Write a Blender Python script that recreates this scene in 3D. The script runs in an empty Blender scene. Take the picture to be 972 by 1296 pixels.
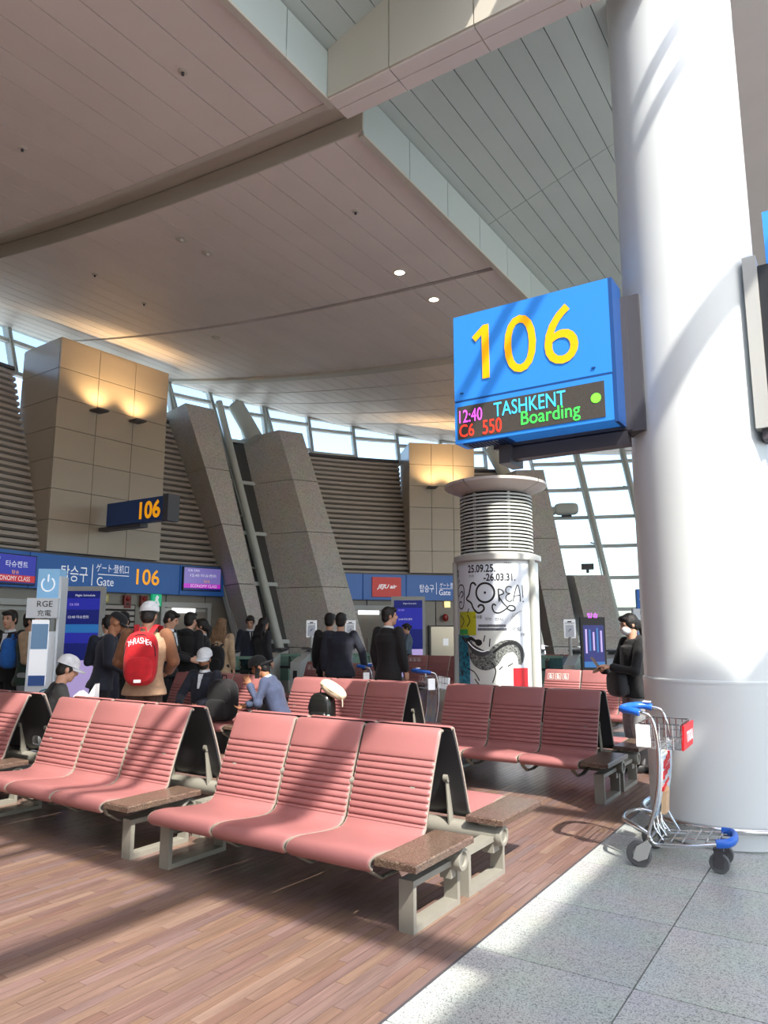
import bpy, bmesh, math, random
from mathutils import Vector, Matrix
random.seed(7)
SC = bpy.context.scene
COL = SC.collection
R = math.radians
# ------------------------------------------------------------------ camera, sky, sun, exposure
cam = bpy.data.objects.new('camera', bpy.data.cameras.new('camera'))
COL.objects.link(cam)
cam.data.sensor_fit = 'HORIZONTAL'; cam.data.sensor_width = 36.0
cam.data.lens = 36.0 * 915.0 / 972.0
cam.data.clip_end = 500
cam.location = (0, 0, 1.5)
cam.rotation_euler = (R(90) + math.atan(149 / 915.0), 0, R(33.1))
SC.camera = cam
W = bpy.data.worlds.new('sky'); SC.world = W; W.use_nodes = True
_bg = W.node_tree.nodes['Background']
_sky = W.node_tree.nodes.new('ShaderNodeTexSky'); _sky.sky_type = 'NISHITA'; _sky.sun_disc = False
_sky.sun_elevation = R(51); _sky.sun_rotation = math.atan2(0.68, -0.44); _sky.air_density = 1.0; _sky.dust_density = 2.2; _sky.ozone_density = 1.0
W.node_tree.links.new(_sky.outputs[0], _bg.inputs[0]); _bg.inputs[1].default_value = 0.52
sun = bpy.data.objects.new('sun', bpy.data.lights.new('sun', 'SUN')); COL.objects.link(sun)
sun.data.energy = 8.6; sun.data.angle = R(0.6); sun.data.color = (1.0, 0.93, 0.84)
sun.rotation_euler = Vector((-0.68, 0.44, -1)).to_track_quat('-Z', 'Y').to_euler()
def portal(name, loc, nrm, sx, sy):
    l = bpy.data.lights.new(name, 'AREA'); l.shape = 'RECTANGLE'; l.size = sx; l.size_y = sy
    l.cycles.is_portal = True
    o = bpy.data.objects.new(name, l); COL.objects.link(o); o.location = loc
    o.rotation_euler = Vector(nrm).to_track_quat('-Z', 'Y').to_euler()
portal('skylight_portal', (1.35, -0.8, 8.65), (0, 0, -1), 6.1, 18.4)
portal('side_portal', (10.3, -3, 4.2), (-1, 0, 0), 19, 8)
SC.cycles.diffuse_bounces = 8; SC.cycles.max_bounces = 16; SC.cycles.transparent_max_bounces = 16
SC.view_settings.view_transform = 'Standard'; SC.view_settings.look = 'None'
SC.view_settings.gamma = 1.0; SC.view_settings.use_curve_mapping = False
SC.view_settings.exposure = 0.06

# ------------------------------------------------------------------ materials
def lin(c):
    if isinstance(c, str):
        c = [int(c[i:i + 2], 16) / 255 for i in (0, 2, 4)]
    return tuple((x / 12.92 if x <= 0.04045 else ((x + 0.055) / 1.055) ** 2.4) for x in c)
_M = {}
def mat(name, col, rough=0.6, metal=0.0, noise=None, bump=None, emit=None, spec=0.5, coat=0.0, tint=None, rnd=0.0, alpha=None, sheen=0.0):
    if name in _M: return _M[name]
    m = bpy.data.materials.new(name); _M[name] = m; m.use_nodes = True
    nt = m.node_tree; b = nt.nodes['Principled BSDF']
    c = lin(col) + (1,)
    b.inputs['Base Color'].default_value = c; b.inputs['Roughness'].default_value = rough
    b.inputs['Metallic'].default_value = metal; b.inputs['Specular IOR Level'].default_value = spec
    b.inputs['Coat Weight'].default_value = coat
    b.inputs['Sheen Weight'].default_value = sheen
    if emit:
        b.inputs['Emission Color'].default_value = c; b.inputs['Emission Strength'].default_value = emit
    tc = nt.nodes.new('ShaderNodeTexCoord')
    if noise:
        sc_, amt = noise
        n = nt.nodes.new('ShaderNodeTexNoise'); n.inputs['Scale'].default_value = sc_; n.inputs['Detail'].default_value = 4
        nt.links.new(tc.outputs['Object'], n.inputs['Vector'])
        r = nt.nodes.new('ShaderNodeValToRGB')
        c2 = lin(tint) if tint else tuple(x * (1 - amt) for x in c[:3])
        r.color_ramp.elements[0].color = tuple(c2) + (1,)
        r.color_ramp.elements[1].color = c if tint else tuple(min(1, x * (1 + amt * .6)) for x in c[:3]) + (1,)
        r.color_ramp.elements[0].position = 0.32; r.color_ramp.elements[1].position = 0.68
        nt.links.new(n.outputs['Fac'], r.inputs['Fac'])
        out = r.outputs['Color']
    else:
        out = None
    if rnd:
        oi = nt.nodes.new('ShaderNodeObjectInfo'); h = nt.nodes.new('ShaderNodeHueSaturation')
        mr = nt.nodes.new('ShaderNodeMapRange'); mr.inputs['To Min'].default_value = 1 - rnd; mr.inputs['To Max'].default_value = 1 + rnd
        nt.links.new(oi.outputs['Random'], mr.inputs['Value']); nt.links.new(mr.outputs['Result'], h.inputs['Value'])
        h.inputs['Color'].default_value = c
        if out: nt.links.new(out, h.inputs['Color'])
        out = h.outputs['Color']
    if out:
        nt.links.new(out, b.inputs['Base Color'])
        if emit: nt.links.new(out, b.inputs['Emission Color'])
    if bump:
        n2 = nt.nodes.new('ShaderNodeTexNoise'); n2.inputs['Scale'].default_value = bump[0]; n2.inputs['Detail'].default_value = 3
        nt.links.new(tc.outputs['Object'], n2.inputs['Vector'])
        bp = nt.nodes.new('ShaderNodeBump'); bp.inputs['Strength'].default_value = bump[1]; bp.inputs['Distance'].default_value = 0.01
        nt.links.new(n2.outputs['Fac'], bp.inputs['Height']); nt.links.new(bp.outputs['Normal'], b.inputs['Normal'])
    return m
def glassmat(name, tint=(0.93, 0.97, 0.97)):
    m = bpy.data.materials.new(name); m.use_nodes = True; nt = m.node_tree
    nt.nodes.remove(nt.nodes['Principled BSDF']); out = nt.nodes['Material Output']
    t = nt.nodes.new('ShaderNodeBsdfTransparent'); t.inputs[0].default_value = tint + (1,)
    g = nt.nodes.new('ShaderNodeBsdfGlossy'); g.inputs['Roughness'].default_value = 0.02
    f = nt.nodes.new('ShaderNodeFresnel'); f.inputs[0].default_value = 1.45
    mx = nt.nodes.new('ShaderNodeMixShader')
    ge = nt.nodes.new('ShaderNodeNewGeometry'); inv = nt.nodes.new('ShaderNodeMath'); inv.operation = 'SUBTRACT'; inv.inputs[0].default_value = 1.0
    nt.links.new(ge.outputs['Backfacing'], inv.inputs[1]); mu = nt.nodes.new('ShaderNodeMath'); mu.operation = 'MULTIPLY'  # reflect on the entering face only
    nt.links.new(f.outputs[0], mu.inputs[0]); nt.links.new(inv.outputs[0], mu.inputs[1])
    nt.links.new(mu.outputs[0], mx.inputs[0]); nt.links.new(t.outputs[0], mx.inputs[1]); nt.links.new(g.outputs[0], mx.inputs[2])
    nt.links.new(mx.outputs[0], out.inputs[0]); return m
def granite(name, base, dark, light, scale=90, rough=0.35):
    m = bpy.data.materials.new(name); m.use_nodes = True; nt = m.node_tree; b = nt.nodes['Principled BSDF']
    tc = nt.nodes.new('ShaderNodeTexCoord')
    v = nt.nodes.new('ShaderNodeTexVoronoi'); v.inputs['Scale'].default_value = scale
    nt.links.new(tc.outputs['Object'], v.inputs['Vector'])
    sp = nt.nodes.new('ShaderNodeSeparateColor'); nt.links.new(v.outputs['Color'], sp.inputs[0])
    r = nt.nodes.new('ShaderNodeValToRGB'); r.color_ramp.interpolation = 'CONSTANT'
    e = r.color_ramp.elements; e[0].color = lin(dark) + (1,); e[0].position = 0
    e[1].color = lin(base) + (1,); e[1].position = 0.16
    x = e.new(0.72); x.color = lin(light) + (1,)
    nt.links.new(sp.outputs[0], r.inputs['Fac'])
    n = nt.nodes.new('ShaderNodeTexNoise'); n.inputs['Scale'].default_value = 2.5; nt.links.new(tc.outputs['Object'], n.inputs['Vector'])
    mx = nt.nodes.new('ShaderNodeMix'); mx.data_type = 'RGBA'; mx.blend_type = 'MULTIPLY'; mx.inputs[0].default_value = 0.25
    nt.links.new(r.outputs[0], mx.inputs[6]); nt.links.new(n.outputs['Color'], mx.inputs[7])
    oi = nt.nodes.new('ShaderNodeObjectInfo'); h = nt.nodes.new('ShaderNodeHueSaturation')
    mr = nt.nodes.new('ShaderNodeMapRange'); mr.inputs['To Min'].default_value = 0.93; mr.inputs['To Max'].default_value = 1.05
    nt.links.new(oi.outputs['Random'], mr.inputs['Value']); nt.links.new(mr.outputs[0], h.inputs['Value'])
    nt.links.new(mx.outputs[2], h.inputs['Color']); nt.links.new(h.outputs[0], b.inputs['Base Color'])
    b.inputs['Roughness'].default_value = rough; return m
def woodmat():
    m = bpy.data.materials.new('wood_planks'); m.use_nodes = True; nt = m.node_tree; b = nt.nodes['Principled BSDF']
    tc = nt.nodes.new('ShaderNodeTexCoord'); g = nt.nodes.new('ShaderNodeNewGeometry'); oi = nt.nodes.new('ShaderNodeObjectInfo')
    ad = nt.nodes.new('ShaderNodeMath'); ad.operation = 'ADD'
    nt.links.new(g.outputs['Random Per Island'], ad.inputs[0]); nt.links.new(oi.outputs['Random'], ad.inputs[1])
    fr = nt.nodes.new('ShaderNodeMath'); fr.operation = 'FRACT'; nt.links.new(ad.outputs[0], fr.inputs[0])
    r = nt.nodes.new('ShaderNodeValToRGB'); e = r.color_ramp.elements
    e[0].color = lin('6e5954') + (1,); e[1].color = lin('867165') + (1,); e[1].position = 1
    for p, c in ((.14, '78615a'), (.28, '716160'), (.42, '7e6758'), (.56, '735b52'), (.70, '7e6965'), (.85, '766154')):
        x = e.new(p); x.color = lin(c) + (1,)
    nt.links.new(fr.outputs[0], r.inputs['Fac'])
    mp = nt.nodes.new('ShaderNodeMapping'); mp.inputs['Scale'].default_value = (40, 1.8, 10)
    sh = nt.nodes.new('ShaderNodeVectorMath'); sh.operation = 'ADD'
    nt.links.new(tc.outputs['Object'], mp.inputs['Vector']); nt.links.new(mp.outputs[0], sh.inputs[0])
    m2 = nt.nodes.new('ShaderNodeMath'); m2.operation = 'MULTIPLY'; m2.inputs[1].default_value = 57.0
    nt.links.new(fr.outputs[0], m2.inputs[0]); nt.links.new(m2.outputs[0], sh.inputs[1])
    n = nt.nodes.new('ShaderNodeTexNoise'); n.inputs['Scale'].default_value = 1.6; n.inputs['Detail'].default_value = 5; n.inputs['Distortion'].default_value = 0.6
    nt.links.new(sh.outputs[0], n.inputs['Vector'])
    r2 = nt.nodes.new('ShaderNodeValToRGB'); r2.color_ramp.elements[0].color = (.74, .71, .70, 1); r2.color_ramp.elements[1].color = (1.15, 1.12, 1.1, 1)
    r2.color_ramp.elements[0].position = .35; r2.color_ramp.elements[1].position = .65
    nt.links.new(n.outputs['Fac'], r2.inputs['Fac'])
    mx = nt.nodes.new('ShaderNodeMix'); mx.data_type = 'RGBA'; mx.blend_type = 'MULTIPLY'; mx.inputs[0].default_value = 0.8
    nt.links.new(r.outputs[0], mx.inputs[6]); nt.links.new(r2.outputs[0], mx.inputs[7])
    nt.links.new(mx.outputs[2], b.inputs['Base Color'])
    b.inputs['Roughness'].default_value = 0.32; b.inputs['Specular IOR Level'].default_value = 0.5
    return m
PINK = mat('pink_leather', '9c6665', 0.42, bump=(160, 0.08), noise=(3, 0.06))
SHELL = mat('dark_shell', '3e3d3f', 0.38)
EDGE = mat('pale_edge', 'a4978a', 0.5)
ALU = mat('painted_alloy', '8a887e', 0.38, noise=(6, .05))
STONE = granite('brown_stone', '5f4c42', '3b2e29', '8a7768', 260, 0.3)
CHROME = mat('chrome', 'd8dadc', 0.16, 1.0)
BLACK = mat('black_plastic', '1c1d1f', 0.45)
RUBBER = mat('grey_rubber', '5b5d5e', 0.6)
CEIL = mat('ceiling_panel', 'efe6de', 0.42, noise=(1.2, 0.03), rnd=0.015)
CEILG = mat('ceiling_panel_grey', 'bac4bf', 0.45, noise=(1.2, 0.03), rnd=0.015)
GAP = mat('dark_joint', '1f1d1c', 0.8)
CREAM = mat('cream_panel', 'cdc8ba', 0.45, rnd=.01)
FASC = mat('pale_fascia', 'c3cfcc', 0.4, rnd=.01)
WHITEP = mat('white_column_paint', 'd6dcdc', 0.33, noise=(2, 0.015))
WSTEEL = mat('white_steel', 'b9bdb6', 0.45)
FRAME = mat('window_frame', 'c3c9c6', 0.4)
TAN = mat('tan_panel', 'aa9d8b', 0.28, noise=(1.5, .04), rnd=.02)
LOUV = mat('grey_louvre', 'b0a9a2', 0.5, rnd=.02)
DARKB = mat('dark_backing', '262524', 0.8)
FIN = granite('grey_granite', 'c4bfb8', '98938e', 'd6d1ca', 80, 0.5)
TILE = granite('floor_granite', 'b4b9b6', '868b88', 'c6cbc8', 210, 0.25)
WALLG = mat('grey_wall_panel', '8d887d', 0.4, rnd=.02)
BLUE = mat('sign_blue', '2d66b2', 0.4, emit=0.12)
BLUEL = mat('lit_sign_blue', '2f7fd6', 0.35, emit=0.35)
BLUED = mat('blue_side', '214a86', 0.4)
YEL = mat('sign_yellow', 'ffa90a', 0.4, emit=0.5)
WHT = mat('sign_white', 'eef2f6', 0.5, emit=0.35)
GREYD = mat('dark_grey_metal', '48464a', 0.45)
GLASS = glassmat('window_glass')
GREENGL = glassmat('barrier_glass', (0.62, 0.80, 0.74))
LGREY = mat('light_grey_metal', 'b4b6b2', 0.35)
def cloth(n, c, r=.85): return mat('cloth_' + n, c, r, noise=(14, .18), bump=(30, .35), sheen=.1)
SKIN = mat('skin_light', 'c79a80', .55, noise=(9, .05)); SKIN2 = mat('skin_tan', 'a77455', .55, noise=(9, .05))
HAIR = mat('hair_black', '17130f', .5, noise=(40, .4), bump=(90, .8)); HAIRB = mat('hair_blond', '7d6044', .55, noise=(60, .5), bump=(70, 1.0))
LIP = mat('lips', '9c5a50', .5); EYE = mat('eye_dark', '1a1412', .25)

# ------------------------------------------------------------------ mesh helpers
class MB:
    def __init__(s): s.v = []; s.f = []; s.m = []
    def add(s, vs, fs, mi=0):
        o = len(s.v); s.v += [tuple(v) for v in vs]; s.f += [tuple(i + o for i in f) for f in fs]; s.m += [mi] * len(fs); return s
    def box(s, c, d, M=None, mi=0):
        hx, hy, hz = d[0] / 2, d[1] / 2, d[2] / 2
        vs = [Vector((x * hx, y * hy, z * hz)) for z in (-1, 1) for y in (-1, 1) for x in (-1, 1)]
        if M is not None: vs = [M @ v for v in vs]
        c = Vector(c); vs = [v + c for v in vs]
        return s.add(vs, [(0, 2, 3, 1), (4, 5, 7, 6), (0, 1, 5, 4), (2, 6, 7, 3), (0, 4, 6, 2), (1, 3, 7, 5)], mi)
    def hexa(s, b, t, mi=0):  # two quads, bottom and top, same order
        return s.add(list(b) + list(t), [(3, 2, 1, 0), (4, 5, 6, 7), (0, 1, 5, 4), (1, 2, 6, 5), (2, 3, 7, 6), (3, 0, 4, 7)], mi)
    def extr(s, pts, vec, mi=0):
        n = len(pts); v = Vector(vec); p = [Vector(q) for q in pts]
        return s.add(p + [q + v for q in p], [tuple(range(n))[::-1], tuple(range(n, 2 * n))] + [(i, (i + 1) % n, n + (i + 1) % n, n + i) for i in range(n)], mi)
    def tube(s, pts, r, n=8, caps=True, xa=None, closed=False, mi=0):
        pts = [Vector(p) for p in pts]; k = len(pts)
        if not isinstance(r, (list, tuple)) or (isinstance(r, tuple) and len(r) == 2): r = [r] * k
        rings = []; prev = None
        for i, p in enumerate(pts):
            if closed: t = pts[(i + 1) % k] - pts[i - 1]
            else: t = pts[min(i + 1, k - 1)] - pts[max(i - 1, 0)]
            t.normalize()
            if xa is not None: a = Vector(xa)
            elif prev is not None: a = prev
            else: a = Vector((1, 0, 0)) if abs(t.x) < .8 else Vector((0, 1, 0))
            a = (a - t * a.dot(t)).normalized(); prev = a; b = t.cross(a)
            q = r[i]; ra, rb = q if isinstance(q, (tuple, list)) else (q, q)
            rings.append([p + a * (ra * math.cos(2 * math.pi * j / n)) + b * (rb * math.sin(2 * math.pi * j / n)) for j in range(n)])
        vs = [v for g in rings for v in g]; fs = []
        for i in range(k if closed else k - 1):
            i2 = (i + 1) % k
            fs += [(i * n + j, i * n + (j + 1) % n, i2 * n + (j + 1) % n, i2 * n + j) for j in range(n)]
        if caps and not closed: fs += [tuple(range(n))[::-1], tuple(range((k - 1) * n, k * n))]
        return s.add(vs, fs, mi)
    def lathe(s, prof, n=32, c=(0, 0, 0), mi=0, a0=0, a1=360):
        full = abs(a1 - a0) >= 360; m = n if full else n + 1; vs = []
        for rr, z in prof:
            for j in range(m):
                a = R(a0 + (a1 - a0) * j / n); vs.append((c[0] + rr * math.cos(a), c[1] + rr * math.sin(a), c[2] + z))
        fs = []
        for i in range(len(prof) - 1):
            for j in range(n):
                j2 = (j + 1) % m; fs.append((i * m + j, i * m + j2, (i + 1) * m + j2, (i + 1) * m + j))
        return s.add(vs, fs, mi)
    def sup(s, c, r, e=2.0, n=16, k=10, M=None, mi=0, cut=None, wob=0):
        f = lambda x: math.copysign(abs(x) ** (2.0 / e), x)
        vs = []; fs = []; c = Vector(c)
        for i in range(k + 1):
            th = -math.pi / 2 + math.pi * i / k
            if cut is not None: th = max(th, math.asin(cut))
            for j in range(n):
                ph = 2 * math.pi * j / n
                v = Vector((r[0] * f(math.cos(th)) * f(math.cos(ph)), r[1] * f(math.cos(th)) * f(math.sin(ph)), r[2] * f(math.sin(th))))
                if wob: v *= 1 + wob * (random.random() - .5)
                if M is not None: v = M @ v
                vs.append(v + c)
        for i in range(k):
            fs += [(i * n + j, i * n + (j + 1) % n, (i + 1) * n + (j + 1) % n, (i + 1) * n + j) for j in range(n)]
        fs += [tuple(range(n))[::-1], tuple(range(k * n, (k + 1) * n))]
        return s.add(vs, fs, mi)
    def mesh(s, name, smooth=False, ang=40):
        me = bpy.data.meshes.new(name); me.from_pydata(s.v, [], s.f)
        if any(s.m): me.polygons.foreach_set('material_index', s.m)
        if smooth:
            me.polygons.foreach_set('use_smooth', [True] * len(me.polygons))
            me.update()
            if ang: me.set_sharp_from_angle(angle=R(ang))
        me.update(); return me
def link(name, data, parent=None, loc=None, rz=None):
    o = bpy.data.objects.new(name, data); COL.objects.link(o)
    if parent is not None: o.parent = parent
    if loc is not None: o.location = loc
    if rz is not None: o.rotation_euler = (0, 0, rz)
    return o
def obj(name, mb, m, parent=None, smooth=False, ang=40, loc=None):
    me = mb.mesh(name, smooth, ang) if isinstance(mb, MB) else mb
    if not me.materials:
        for x in (m if isinstance(m, (list, tuple)) else [m]): me.materials.append(x)
    return link(name, me, parent, loc)
def soft(name, mb, m, parent, vox=.014, it=4):
    """union of overlapping closed shapes grown into one continuous skin"""
    o = obj(name, mb, m, parent)
    r = o.modifiers.new('remesh', 'REMESH'); r.mode = 'VOXEL'; r.voxel_size = vox; r.use_smooth_shade = True
    q = o.modifiers.new('smooth', 'SMOOTH'); q.factor = .5; q.iterations = it
    return o
def tag(o, label=None, cat=None, group=None, kind=None):
    for k, v in (('label', label), ('category', cat), ('group', group), ('kind', kind)):
        if v: o[k] = v
    return o
def thing(name, label, cat, loc=(0, 0, 0), rz=0.0, group=None):
    return tag(link(name, None, None, loc, rz), label, cat, group)
def struct(name, mb, m, smooth=False):
    return tag(obj(name, mb, m, None, smooth), kind='structure')
KIDS = {}
def dup(root, loc, rz=0.0, label=None, group=None):
    r = root.copy(); COL.objects.link(r); r.location = loc; r.rotation_euler = (0, 0, rz)
    if label: r['label'] = label
    if group: r['group'] = group
    for ch in list(root.children):
        c = ch.copy(); COL.objects.link(c); c.parent = r
        for g in list(ch.children):
            d = g.copy(); COL.objects.link(d); d.parent = c
    return r
_T = {}
def textmesh(s, w, h, shear=0.0, bold=0.0):
    """flat lettering in the XZ plane, facing -Y, centred, scaled to w x h"""
    key = (s, w, h, shear, bold)
    if key in _T: return _T[key]
    cu = bpy.data.curves.new('lettering', 'FONT'); cu.body = s; cu.resolution_u = 4; cu.shear = shear; cu.offset = bold
    o = bpy.data.objects.new('lettering', cu); COL.objects.link(o)
    dg = bpy.context.evaluated_depsgraph_get()
    me = bpy.data.meshes.new_from_object(o.evaluated_get(dg)); bpy.data.objects.remove(o)
    xs = [v.co.x for v in me.vertices] or [0, 1]; ys = [v.co.y for v in me.vertices] or [0, 1]
    x0, x1, y0, y1 = min(xs), max(xs), min(ys), max(ys)
    sx = w / max(1e-6, x1 - x0) if w else h / max(1e-6, y1 - y0); sy = h / max(1e-6, y1 - y0) if h else sx
    for v in me.vertices:
        v.co = ((v.co.x - (x0 + x1) / 2) * sx, 0, (v.co.y - (y0 + y1) / 2) * sy)
    me.materials.clear()
    _T[key] = me; return me
def text(s, w, h, loc, m, parent, rz=0.0, shear=0.0, name='lettering', bold=0.0):
    me = textmesh(s, w, h, shear, bold).copy(); me.materials.append(m)
    return link(name, me, parent, loc, rz)
# lettering is made first, while the scene is still small
for a in (('106', .92, .49), ('12:40', .215, .105), ('TASHKENT', .62, .13), ('C8', .14, .1), ('550', .17, .1), ('Boarding', .48, .125),
          ('106', .62, .38), ('Gate', .45, .26)): textmesh(*a)

# ------------------------------------------------------------------ floor
PW, PL = 0.058, 0.66
floor = struct('floor', MB().box((-2, 5, -0.06), (34, 60, 0.08)), mat('floor_joint', '4a3a34', .8))
WOOD = woodmat()
def plank_mb(x, y0, y1, mb):
    g = .0004; e = .0012; x0, x1 = x + g, x + PW - g; y0 += g; y1 -= g
    mb.add([(x0, y0, -.02), (x1, y0, -.02), (x1, y1, -.02), (x0, y1, -.02), (x0 + e, y0 + e, 0), (x1 - e, y0 + e, 0), (x1 - e, y1 - e, 0), (x0 + e, y1 - e, 0)],
           [(0, 1, 5, 4), (1, 2, 6, 5), (2, 3, 7, 6), (3, 0, 4, 7), (4, 5, 6, 7)])
pk = MB(); plank_mb(-PW / 2, -PL / 2, PL / 2, pk); pkm = pk.mesh('plank'); pkm.materials.append(WOOD)
far = MB(); npl = 0
for i in range(216):
    x = -1.69 - PW * (i + 1); off = (i * 0.37) % 1 * PL
    for k in range(-7, 34):
        y = k * PL - off
        yc = y + PL / 2; xc = x + PW / 2
        if (2.0 < yc < 3.75 and -5.4 < xc or 3.75 <= yc < 5.6 and xc > -2.9) and npl < 299:
            o = link('plank', pkm, floor, (xc, yc, 0)); npl += 1
        else: plank_mb(x, y, y + PL, far)
tag(obj('planks_beyond', far, WOOD, floor), kind='stuff')
tl = MB(); g = .0018
def tile_mb(w, l):
    t = MB(); a, b, e = w / 2 - g, l / 2 - g, .002
    t.add([(-a, -b, -.02), (a, -b, -.02), (a, b, -.02), (-a, b, -.02), (-a + e, -b + e, 0), (a - e, -b + e, 0), (a - e, b - e, 0), (-a + e, b - e, 0)],
          [(0, 1, 5, 4), (1, 2, 6, 5), (2, 3, 7, 6), (3, 0, 4, 7), (4, 5, 6, 7)])
    me = t.mesh('granite_tile'); me.materials.append(TILE); return me
tm = tile_mb(.748, .783)
for i in range(16):
    for k in range(-5, 14):
        link('granite_tile', tm, floor, (-1.69 + .748 * (i + .5), 2.596 + .783 * (k + .5), 0))
obj('threshold_strip', MB().box((-1.689, 6, -.004), (.012, 24, .012)), GREYD, floor)
struct('ground', MB().box((0, 60, -4.2), (400, 400, .2)), mat('apron_concrete', 'b9bab6', .9, noise=(.2, .1)))

# ------------------------------------------------------------------ leaning facade around the apse
AC = Vector((-1.88, 9.61, 0)); R0 = 12.2; TL = math.tan(R(20))
def FS(a, z, d=0.0):
    r = R0 + TL * (z - 2.35) - d; return Vector((AC.x + r * math.cos(R(a)), AC.y + r * math.sin(R(a)), z))
def FV(a, r, z): return Vector((AC.x + r * math.cos(R(a)), AC.y + r * math.sin(R(a)), z))
def lerp(a, b, t): return a + (b - a) * t
def line(z, z0, a0, z1, a1): return lerp(a0, a1, (z - z0) / (z1 - z0))
def ring_bar(mb, a0, a1, z, d0, d1, h, n=6, mi=0):  # bar along the leaning surface
    P = []
    for i in range(n + 1):
        a = lerp(a0, a1, i / n)
        P.append([FS(a, z - h / 2, d0), FS(a, z + h / 2, d0), FS(a, z + h / 2, d1), FS(a, z - h / 2, d1)])
    loft(mb, P, mi)
def loft(mb, P, mi=0):
    n = len(P[0]); vs = [v for p in P for v in p]; fs = []
    for i in range(len(P) - 1):
        fs += [(i * n + j, i * n + (j + 1) % n, (i + 1) * n + (j + 1) % n, (i + 1) * n + j) for j in range(n)]
    fs += [tuple(range(n))[::-1], tuple(range((len(P) - 1) * n, len(P) * n))]
    mb.add(vs, fs, mi)
def cyl_bar(mb, a0, a1, r0, r1, z0, z1, n=6, mi=0):
    loft(mb, [[FV(lerp(a0, a1, i / n), r0, z0), FV(lerp(a0, a1, i / n), r0, z1), FV(lerp(a0, a1, i / n), r1, z1), FV(lerp(a0, a1, i / n), r1, z0)] for i in range(n + 1)], mi)
ztop = lambda a: 6.68 + (a - 139) * .0137 if a > 139 else 6.68 - (139 - a) * .012  # louvre tops
# louvre bays
def louvre_bay(name, aL, aR, zb=3.0):
    zt = ztop((aL(5) + aR(5)) / 2)
    w = obj(name, MB(), DARKB); tag(w, kind='structure')
    b = MB(); loft(b, [[FS(lerp(aL(z), aR(z), t), z, -.05) for t in (0, .25, .5, .75, 1)] + [FS(lerp(aL(z), aR(z), t), z, -.12) for t in (1, .75, .5, .25, 0)] for z in (zb, zt)])
    obj('backing_panel', b, DARKB, w)
    k = int((zt - zb) / .155)
    for i in range(k):
        z = zb + .05 + i * (zt - zb - .05) / k; m = MB(); P = []
        for j in range(5):
            a = lerp(aL(z), aR(z), j / 4)
            P.append([FS(a, z, -.03), FS(a, z + .035, .09), FS(a, z + .115, .09), FS(a, z + .135, -.03)])
        loft(m, P); obj('louvre_slat', m, LOUV, w)
    t = MB(); ring_bar(t, aL(zt), aR(zt), zt + .03, -.15, .12, .09); obj('top_sill', t, GREYD, w)
F1L = lambda z: line(z, 3.3, 164.0, 7.4, 167.0); F1R = lambda z: line(z, 0, 160.0, 7.38, 163.2)
F2L = lambda z: line(z, 1.7, 150.9, 7.14, 154.7); F2R = lambda z: line(z, 1.89, 147.0, 7.1, 151.4)
F2B = lambda z: line(z, 1.2, 155.0, 7.0, 157.5)
F3L = lambda z: line(z, 1.46, 118.8, 6.32, 121.6); F3R = lambda z: line(z, 1.8, 115.2, 6.28, 117.7)
F3B = lambda z: max(line(z, 2.81, 119.1, 6.22, 124.6), F3L(z) + .3)
F4L = lambda z: line(z, 0, 112.2, 3.02, 114.7); F4R = lambda z: line(z, 0, 107.9, 3.0, 110.4)
louvre_bay('wall_left', lambda z: 199, lambda z: 183.9)
louvre_bay('wall_far_1', lambda z: 172.5, lambda z: F1L(z) - 2)
louvre_bay('wall_far_2', lambda z: F2R(z) + 1.5, lambda z: 136.6)
louvre_bay('wall_far_3', lambda z: 129.5, lambda z: F3B(z) - 2)
# granite fins, each a stack of slabs
def fin(label, L, Rr, B, ztopf, ztb, d=1.2, cut=(1.05, 2.6, 4.1, 5.6), group='leaning granite fins of the far wall'):
    o = thing('granite_fin', label, 'buttress', FV((L(0) + Rr(0)) / 2, R0, 0)); inv = o.location.copy()
    zs = [0.0] + [c for c in cut if c < ztopf - .4] + [ztopf]
    for i in range(len(zs) - 1):
        z0, z1 = zs[i] + (.008 if i else 0), zs[i + 1] - .008
        last = i == len(zs) - 2; zb1 = ztb if last else z1
        q = lambda z, zb: [FS(L(z), z, d) - inv, FS(Rr(z), z, d) - inv, FS(Rr(zb), zb, -.25) - inv, FS(B(zb), zb, -.05) - inv]
        m = MB(); m.hexa(q(z0, z0), q(z1, zb1)); obj('granite_slab', m, FIN, o)
fin('leaning granite fin right of the panelled pier over the yellow 106 gate', F1L, F1R, lambda z: line(z, 3.37, 163.2, 7.33, 167.0), 7.4, 7.35)
fin('widest leaning granite fin, with a smooth grey flank, left of the louvre wall', F2L, F2R, F2B, 7.12, 7.0)
fin('tall leaning granite fin behind the round poster kiosk', F3L, F3R, F3B, 6.3, 6.2)
fin('short leaning granite fin with a camera on top, under the big window', F4L, F4R, lambda z: F4L(z) + .9, 3.02, 3.1, d=1.0, cut=(1.3,))
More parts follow.
